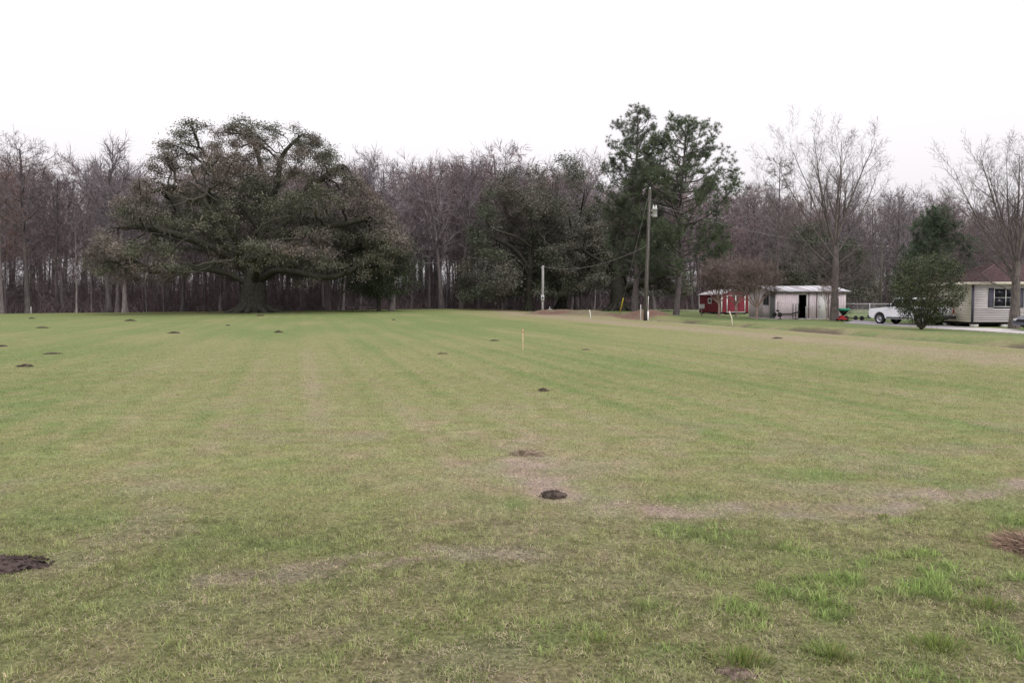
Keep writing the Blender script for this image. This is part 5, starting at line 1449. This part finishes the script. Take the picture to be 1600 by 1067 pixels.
# weight bench against the shed wall
wb = thing('weight_bench', 'black weight bench with barbell uprights against the pinkish shed wall', 'bench', on(1228, 68.4), R(7))
boxes('seat_pad', 'dark', wb, (-.55, .45, -.14, .14, .42, .50), bevel=.02)
pad = boxes('back_pad', 'dark', wb, (0, .75, -.14, .14, -.04, .04), bevel=.02); pad.location = (.42, 0, .46); pad.rotation_euler = (0, R(-12), 0)
rod('frame', 'dark_metal', wb, [(-.6, 0, .34), (.9, 0, .34)], .035, 6)
for x_ in (-.5, .85):
    rod('leg', 'dark_metal', wb, [(x_, 0, .36), (x_, 0, .03)], .032, 6); rod('foot', 'dark_metal', wb, [(x_, -.3, .03), (x_, .3, .03)], .032, 6)
for y_ in (-.26, .26): rod('upright', 'dark_metal', wb, [(.72, y_, .03), (.72, y_, 1.28)], .032, 6)
rod('upright', 'dark_metal', wb, [(1.12, 0.1, 0.02), (1.12, .1, 1.3)], .03, 6)
rod('barbell', 'dark_metal', wb, [(-.78, -.75, .40), (-.78, .75, .40)], .016, 6)
rod('leg_curl', 'dark_metal', wb, [(-.55, 0, .42), (-.72, 0, .68), (-.72, 0, 1.5)], .03, 6)
for y_ in (-.55, -.48, .48): lathe('plate', 'dark', wb, [(.001, -.02), (.19, -.02), (.2, 0), (.19, .02), (.001, .02)], 14, 'y', (-.78, y_, .40))
rod('leg_roller', 'dark', wb, [(-.72, -.22, .72), (-.72, .22, .72)], .06, 8)
# walk-behind spreader and can beside the tree
spd = thing('spreader', 'green-rimmed black broadcast spreader beside the yard tree and the shed', 'spreader', on(1318, 66.4), R(15))
hop = lathe('hopper', 'dark_metal', spd, [(.06, .42), (.12, .45), (.38, .78), (.42, .86), (.40, .86), (.1, .5), (.001, .48)], 16)
lathe('rim', 'green_plastic', hop, [(.42, .80), (.47, .84), (.48, .98), (.45, .99), (.42, .92), (.42, .80)], 16)
rod('axle', 'dark_metal', spd, [(0, -.34, .2), (0, .34, .2)], .02, 6)
for y_ in (-.34, .34): lathe('wheel', 'tyre', spd, [(.05, -.05), (.17, -.05), (.2, -.02), (.2, .02), (.17, .05), (.05, .05), (.001, 0)], 14, 'y', (0, y_, .2))
for y_ in (-.16, .16): rod('handle', 'dark_metal', spd, [(.0, y_, .3), (.45, y_, .7), (.8, y_ * 1.3, 1.02)], .017, 6)
rod('grip', 'dark_metal', spd, [(.8, -.22, 1.02), (.8, .22, 1.02)], .022, 6)
rod('stand', 'dark_metal', spd, [(.1, 0, .4), (.25, 0, .02)], .018, 6)
can = thing('push_mower', 'small red lawn mower on the grass under the green-rimmed spreader', 'mower', on(1316, 65.4), R(20))
boxes('deck', 'red_plastic', can, (-.32, .32, -.24, .24, .10, .24), bevel=.05)
boxes('engine', 'red_plastic', can, (-.14, .14, -.13, .13, .24, .42), bevel=.04); boxes('engine_cap', 'dark', can, (-.09, .09, -.09, .09, .42, .48), bevel=.03)
for x_ in (-.28, .28):
    for y_ in (-.27, .27): lathe('wheel', 'tyre', can, [(.001, -.025), (.08, -.03), (.1, 0), (.08, .03), (.001, .025)], 12, 'y', (x_, y_, .1))
for y_ in (-.2, .2): rod('handle', 'dark_metal', can, [(.3, y_, .2), (.75, y_, .62)], .013, 6)
rod('grip', 'dark_metal', can, [(.75, -.21, .62), (.75, .21, .62)], .015, 6)
trl = thing('trailer_frame', 'low dark metal trailer frame lying on the grass between the shed and the pickup', 'trailer', on(1338, 67.0), R(5))
for y_ in (-.4, .4): rod('rail', 'dark_metal', trl, [(-.9, y_, .22), (1.0, y_, .2)], .035, 6)
for x_ in (-.85, 0, .95): rod('crossbar', 'dark_metal', trl, [(x_, -.4, .21), (x_, .4, .21)], .03, 6)
rod('tongue', 'dark_metal', trl, [(-.9, 0, .21), (-1.7, 0, .12)], .03, 6)
for y_ in (-.5, .5): lathe('wheel', 'tyre', trl, [(.001, -.04), (.16, -.05), (.19, 0), (.16, .05), (.001, .04)], 14, 'y', (.2, y_, .19))
# wire fence
fn = thing('wire_fence', 'grey wire fence with metal posts in the yard behind the shed and the pickup', 'fence', on(1320, 84))
fx0 = fn.location.copy(); npst = 9
fpts = [(k * 2.6, k * .22) for k in range(npst)]
for fx, fy in fpts:
    gzz = gz(fx0.x + fx, fx0.y + fy) - fx0.z
    rod('post', 'galv', fn, [(fx, fy, gzz - .3), (fx, fy, gzz + 1.28)], .035, 6)
for hh in (1.22, .62, .06):
    rod('rail' if hh > 1 else 'wire', 'galv', fn, [(fx, fy, gz(fx0.x + fx, fx0.y + fy) - fx0.z + hh) for fx, fy in fpts], .028 if hh > 1 else .012, 5)
ma = Acc()
for k in range(0, 210):
    u = k * .1
    for dv in (1, -1):
        x0_, x1_ = u, u + dv * 1.15
        if x1_ < 0 or x1_ > 20.8: continue
        yv = lambda q: q * .22 / 2.6
        tube(ma, [(x0_, yv(x0_), .06), (x1_, yv(x1_), 1.2)], .003, 3)
link('wire_mesh', ma.mesh('wire_mesh'), 'galv', fn)['kind'] = 'stuff'
# sign-like grey box on a post before the red shed
mb = thing('post_box', 'small grey box on a short dark post in front of the red shed', 'box', on(1096, 82), R(10))
rod('post', 'bench_wood', mb, [(0, 0, -.2), (0, 0, .75)], .05, 6); boxes('box_body', 'galv', mb, (-.24, .24, -.18, .18, .72, 1.12), bevel=.03); boxes('box_lid', 'galv', mb, (-.26, .26, -.2, .2, 1.122, 1.16))
# low metal stand and pipe by the service pole
ps = thing('pump_stand', 'low grey metal stand on the grass at the end of the dirt bank', 'stand', on(859, 88))
boxes('stand_top', 'galv', ps, (-.22, .22, -.2, .2, .48, .55))
for x_ in (-.18, .18):
    for y_ in (-.16, .16): rod('leg', 'dark_metal', ps, [(x_, y_, 0), (x_, y_, .48)], .03, 5)
rod('riser', 'galv', ps, [(0, 0, .55), (0, 0, .78)], .04, 6)
ac = Acc(); tube(ac, [(-.4, 0, .06), (0, 0, .09), (.45, .05, .07)], .06, 8, cap=True)
tag(link('pipe', ac.mesh('pipe', True), 'white_paint', None, on(870, 86)), 'short white pipe lying on the grass beside the grey metal stand', 'pipe')
# tables and bench near the great oak
def picnic(px, Yd, rz, label, name='picnic_table'):
    t = thing(name, label, 'table', on(px, Yd), rz)
    for k in range(5): boxes('plank', 'bench_wood', t, (-.95, .95, -.37 + k * .15, -.24 + k * .15, .70, .74))
    for s in (-1, 1):
        for k in range(2): boxes('bench_plank', 'bench_wood', t, (-.95, .95, s * .62 + (k - 1) * .14 + .01, s * .62 + k * .14, .42, .46))
    for x_ in (-.7, .7):
        boxes('brace', 'bench_wood', t, (x_ - .03, x_ + .03, -.74, .74, .36, .42), (x_ - .031, x_ + .031, -.36, .36, .64, .70))
        for s in (-1, 1): rod('leg', 'bench_wood', t, [(x_ + .05, s * .2, .69), (x_ + .05, s * .55, 0)], .045, 5)
    return t
picnic(318, 106, .3, 'dark picnic table on the grass left of the great oak trunk')
picnic(430, 103, -.4, 'dark picnic table close to the right of the great oak trunk')
bn = thing('park_bench', 'low pale bench at the wood edge beside the dark evergreen', 'bench', on(566, 109), .1)
for k in range(3): boxes('seat_plank', 'off_white', bn, (-1.6, 1.6, -.2 + k * .14, -.08 + k * .14, .42, .46))
for k in range(2): boxes('back_plank', 'bench_wood', bn, (-1.6, 1.6, .24, .28, .55 + k * .18, .68 + k * .18))
for x_ in (-1.3, 0, 1.3):
    rod('leg', 'bench_wood', bn, [(x_, -.15, .42), (x_, -.15, 0)], .04, 5); rod('leg', 'bench_wood', bn, [(x_, .25, .9), (x_, .22, 0)], .04, 5)

# ------------------------------------------------------------------ ant mounds, clods and straw
def mound(px, py, w, h, label, seed, mat='soil', name='ant_mound', depth=None, crumbs=60, cat='mound', Yd=None, x=None):
    g = np.random.default_rng(seed)
    Yd = Yd or H_EYE * F_PX / (py - Y_HOR); x = px2x(px, Yd) if x is None else x
    dp = depth or w * .75
    n, m = 34, 13; V = []; 
    ph = g.uniform(0, 9)
    for i in range(m):
        f = i / (m - 1)
        for j in range(n):
            a = j * 2 * math.pi / n
            rr = (1 - f) * (1 + .22 * math.sin(2 * a + ph) + .16 * math.sin(3 * a + 2 * ph) + .12 * g.normal() * (1 - f))
            z = h * (1 - (1 - f) ** 1.7) * (.8 + .35 * math.sin(3 * a + ph) * (1 - f)) + g.normal() * h * .16
            if i == 0: z = -.05
            V.append((rr * w / 2 * math.cos(a), rr * dp / 2 * math.sin(a), z))
    Q = [(i * n + j, i * n + (j + 1) % n, (i + 1) * n + (j + 1) % n, (i + 1) * n + j) for i in range(m - 1) for j in range(n)]
    a = Acc(); a.add(V, Q)
    for k in range(crumbs):                                     # crumbs of earth round the heap
        t = g.uniform(0, 6.28); q = g.uniform(.25, 1.12); s = min(w, .5) * g.uniform(.006, .026)
        c = np.array((q * w / 2 * math.cos(t), q * dp / 2 * math.sin(t), h * max(0, 1 - q) ** .8))
        o8 = np.array([(1, 0, 0), (-1, 0, 0), (0, 1, 0), (0, -1, 0), (0, 0, 1), (0, 0, -1)], float) * s * g.uniform(.6, 1.3, (6, 1)) + c
        a.add(o8, None, [(0, 2, 4), (2, 1, 4), (1, 3, 4), (3, 0, 4), (2, 0, 5), (1, 2, 5), (3, 1, 5), (0, 3, 5)])
    o = link(name, a.mesh(name), mat, None, (x, Yd, gz(x, Yd) + .005)); o.rotation_euler = (0, 0, g.uniform(-.3, .3))
    return tag(o, label, cat)
for k, (px, py, w, h, lab) in enumerate((
        (37, 573, .36, .075, 'ragged dark ant mound nearest the camera among those at the left edge'),
        (79, 553, .50, .05, 'flat pale-rimmed ant mound just beyond the ragged one at the left edge'),
        (66, 512.5, .75, .10, 'wide flat ant mound at the left, third towards the wood'),
        (2, 541, .30, .07, 'ant mound cut by the left edge of the picture'),
        (50, 497, .55, .14, 'small ant mound closest to the wood under the tall cypress'),
        (203, 501.5, .75, .17, 'dark ant mound before the thick pale buttressed trunk'),
        (271, 520.5, .55, .11, 'dark ant mound below the left limbs of the great oak, midway down the lawn'),
        (356, 509, .3, .08, 'tiny ant mound between the great oak and the middle of the lawn'),
        (407, 494.5, .8, .15, 'ant mound in the shade just in front of the great oak trunk'),
        (435, 519.5, .42, .13, 'peaked dark ant mound in front of and right of the great oak trunk'),
        (615, 500.5, .35, .09, 'tiny ant mound in front of the dark evergreen'),
        (690, 552.5, .30, .035, 'flat ant mound on the lawn left of the survey stake'),
        (772, 532.5, .35, .06, 'ant mound on the lawn behind the survey stake'),
        (915, 546.5, .30, .03, 'flat ant mound on the lawn right of the survey stake'),
        (849, 611, .23, .065, 'dark crusty ant mound alone in the middle of the lawn'),
        (1214, 528.5, .40, .07, 'flat ant mound in the dry grass near the ditch before the shed'))):
    mound(px, py, w, h * .78, lab, 400 + k)
mound(865, 777, .25, .04, 'fresh dark dug-up clod of earth in the dead grass scar', 450, 'soil', 'earth_clod', .24, 160, 'clod')
mound(22, 889, .64, .032, 'large bare mound of purplish-brown soil at the left edge of the lawn', 451, 'soil_red', 'soil_mound', .36, 700, 'mound', Yd=5.05, x=-3.22)

def straw_heap(x, Yd, w, dp, h, label, n, seed, tone, name='straw_heap', ln_=.16):
    g = np.random.default_rng(seed)
    a = Acc(); rr = np.sqrt(g.random(n)); t = g.uniform(0, 6.28, n)
    X, Y = rr * w / 2 * np.cos(t), rr * dp / 2 * np.sin(t)
    Z = h * (1 - rr ** 2) * g.random(n) ** .5
    D = g.normal(size=(n, 3)) * (1, 1, .35) + np.stack([np.cos(t), np.sin(t), -.1 + 0 * t], 1) * .5; D /= np.linalg.norm(D, axis=1)[:, None]
    tn = np.array(tone) * g.uniform(.5, 1.3, (n, 1))
    slivers(a, np.stack([X, Y, Z + .01], 1), D, ln_ * g.uniform(.4, 1.2, n), .006, tn, g)
    V = [(0, 0, h * .6)] + [(w * .42 * math.cos(k * .5236), dp * .42 * math.sin(k * .5236), -.01) for k in range(12)]
    a.add(V, None, [(0, 1 + k, 1 + (k + 1) % 12) for k in range(12)], np.array(tone) * .45)
    return tag(link(name, a.mesh(name, False, True), 'straw', None, (x, Yd, gz(x, Yd))), label, 'heap')
straw_heap(3.44, 5.40, .36, .46, .07, 'reddish-brown heap of dead straw at the right edge of the lawn', 2400, 461, (1.0, .90, .82), ln_=.14)
straw_heap(px2x(823, 8.75), 8.75, .36, .26, .035, 'small tuft of dead grey grass beyond the dug-up clod', 420, 462, (.95, .95, .88), 'dead_tuft', .10)

# bright tufts of coarse grass near the camera
def tuft(px, py, w, h, n, seed, label):
    g = np.random.default_rng(seed); Yd = H_EYE * F_PX / (py - Y_HOR); x = px2x(px, Yd)
    rr = g.random(n) ** .8 * 1.15; t = g.uniform(0, 6.28, n); rr = rr * (.65 + .7 * vnoise(np.cos(t) * 1.7 + seed, np.sin(t) * 1.7, 1.0, seed))
    P = np.stack([rr * w / 2 * np.cos(t), rr * w / 3 * np.sin(t), np.zeros(n) - .005], 1)
    D = np.stack([np.cos(t) * rr * .8, np.sin(t) * rr * .8, np.ones(n)], 1) + g.normal(size=(n, 3)) * .3; D /= np.linalg.norm(D, axis=1)[:, None]
    tn = np.array((.20, .26, .075)) * g.uniform(.55, 1.35, (n, 1)) * np.where(g.random((n, 1)) < .15, np.array([[1.5, 1.0, 1.6]]), 1)
    L_ = h * g.uniform(.25, 1.1, n) * (1.1 - .5 * rr)
    s = np.cross(D, (0, 0, 1.0)); s /= np.linalg.norm(s, axis=1)[:, None] + 1e-9; s *= (.0024 * g.uniform(.7, 1.4, n))[:, None]
    m = P + D * (L_ * .55)[:, None]; D2 = D + np.stack([np.cos(t), np.sin(t), -.5 + 0 * t], 1) * .45; D2 /= np.linalg.norm(D2, axis=1)[:, None]
    V = np.stack([P - s, P + s, m + s * .85, m - s * .85, m + D2 * (L_ * .5)[:, None]], 1).reshape(-1, 3)
    b = np.arange(n)[:, None] * 5; a = Acc(); a.add(V, b + np.array([0, 1, 2, 3]), b + np.array([3, 2, 4]), np.repeat(tn, 5, 0))
    tag(link('grass_tuft', a.mesh('grass_tuft', False, True), 'grass', None, (x, Yd, gz(x, Yd))), label, 'grass tuft')
tuft(1165, 1045, .26, .11, 420, 470, 'bright green coarse tuft beside bare soil at the bottom of the picture')
tuft(1385, 812, .22, .05, 260, 471, 'small bright green tuft alone below the dead grass scar')
tuft(1310, 1035, .30, .08, 380, 472, 'wide green tuft right of the tuft beside bare soil')
tuft(1475, 1020, .34, .09, 420, 473, 'yellow-green coarse tuft near the bottom right corner')
tuft(1555, 958, .34, .09, 380, 474, 'lush green tuft at the right edge below the straw heap')
tuft(1540, 925, .30, .07, 300, 475, 'dense low green tuft just below the straw heap')
tuft(935, 1010, .28, .06, 300, 476, 'low green tuft at the bottom centre of the lawn')
mound(1160, 1062, .20, .012, 'patch of bare brown soil below the bright green tuft', 455, 'bare_soil', 'bare_patch', .12, 40, 'soil')

print('triangles', sum(len(m.loops) - 2 * len(m.polygons) for m in bpy.data.meshes))
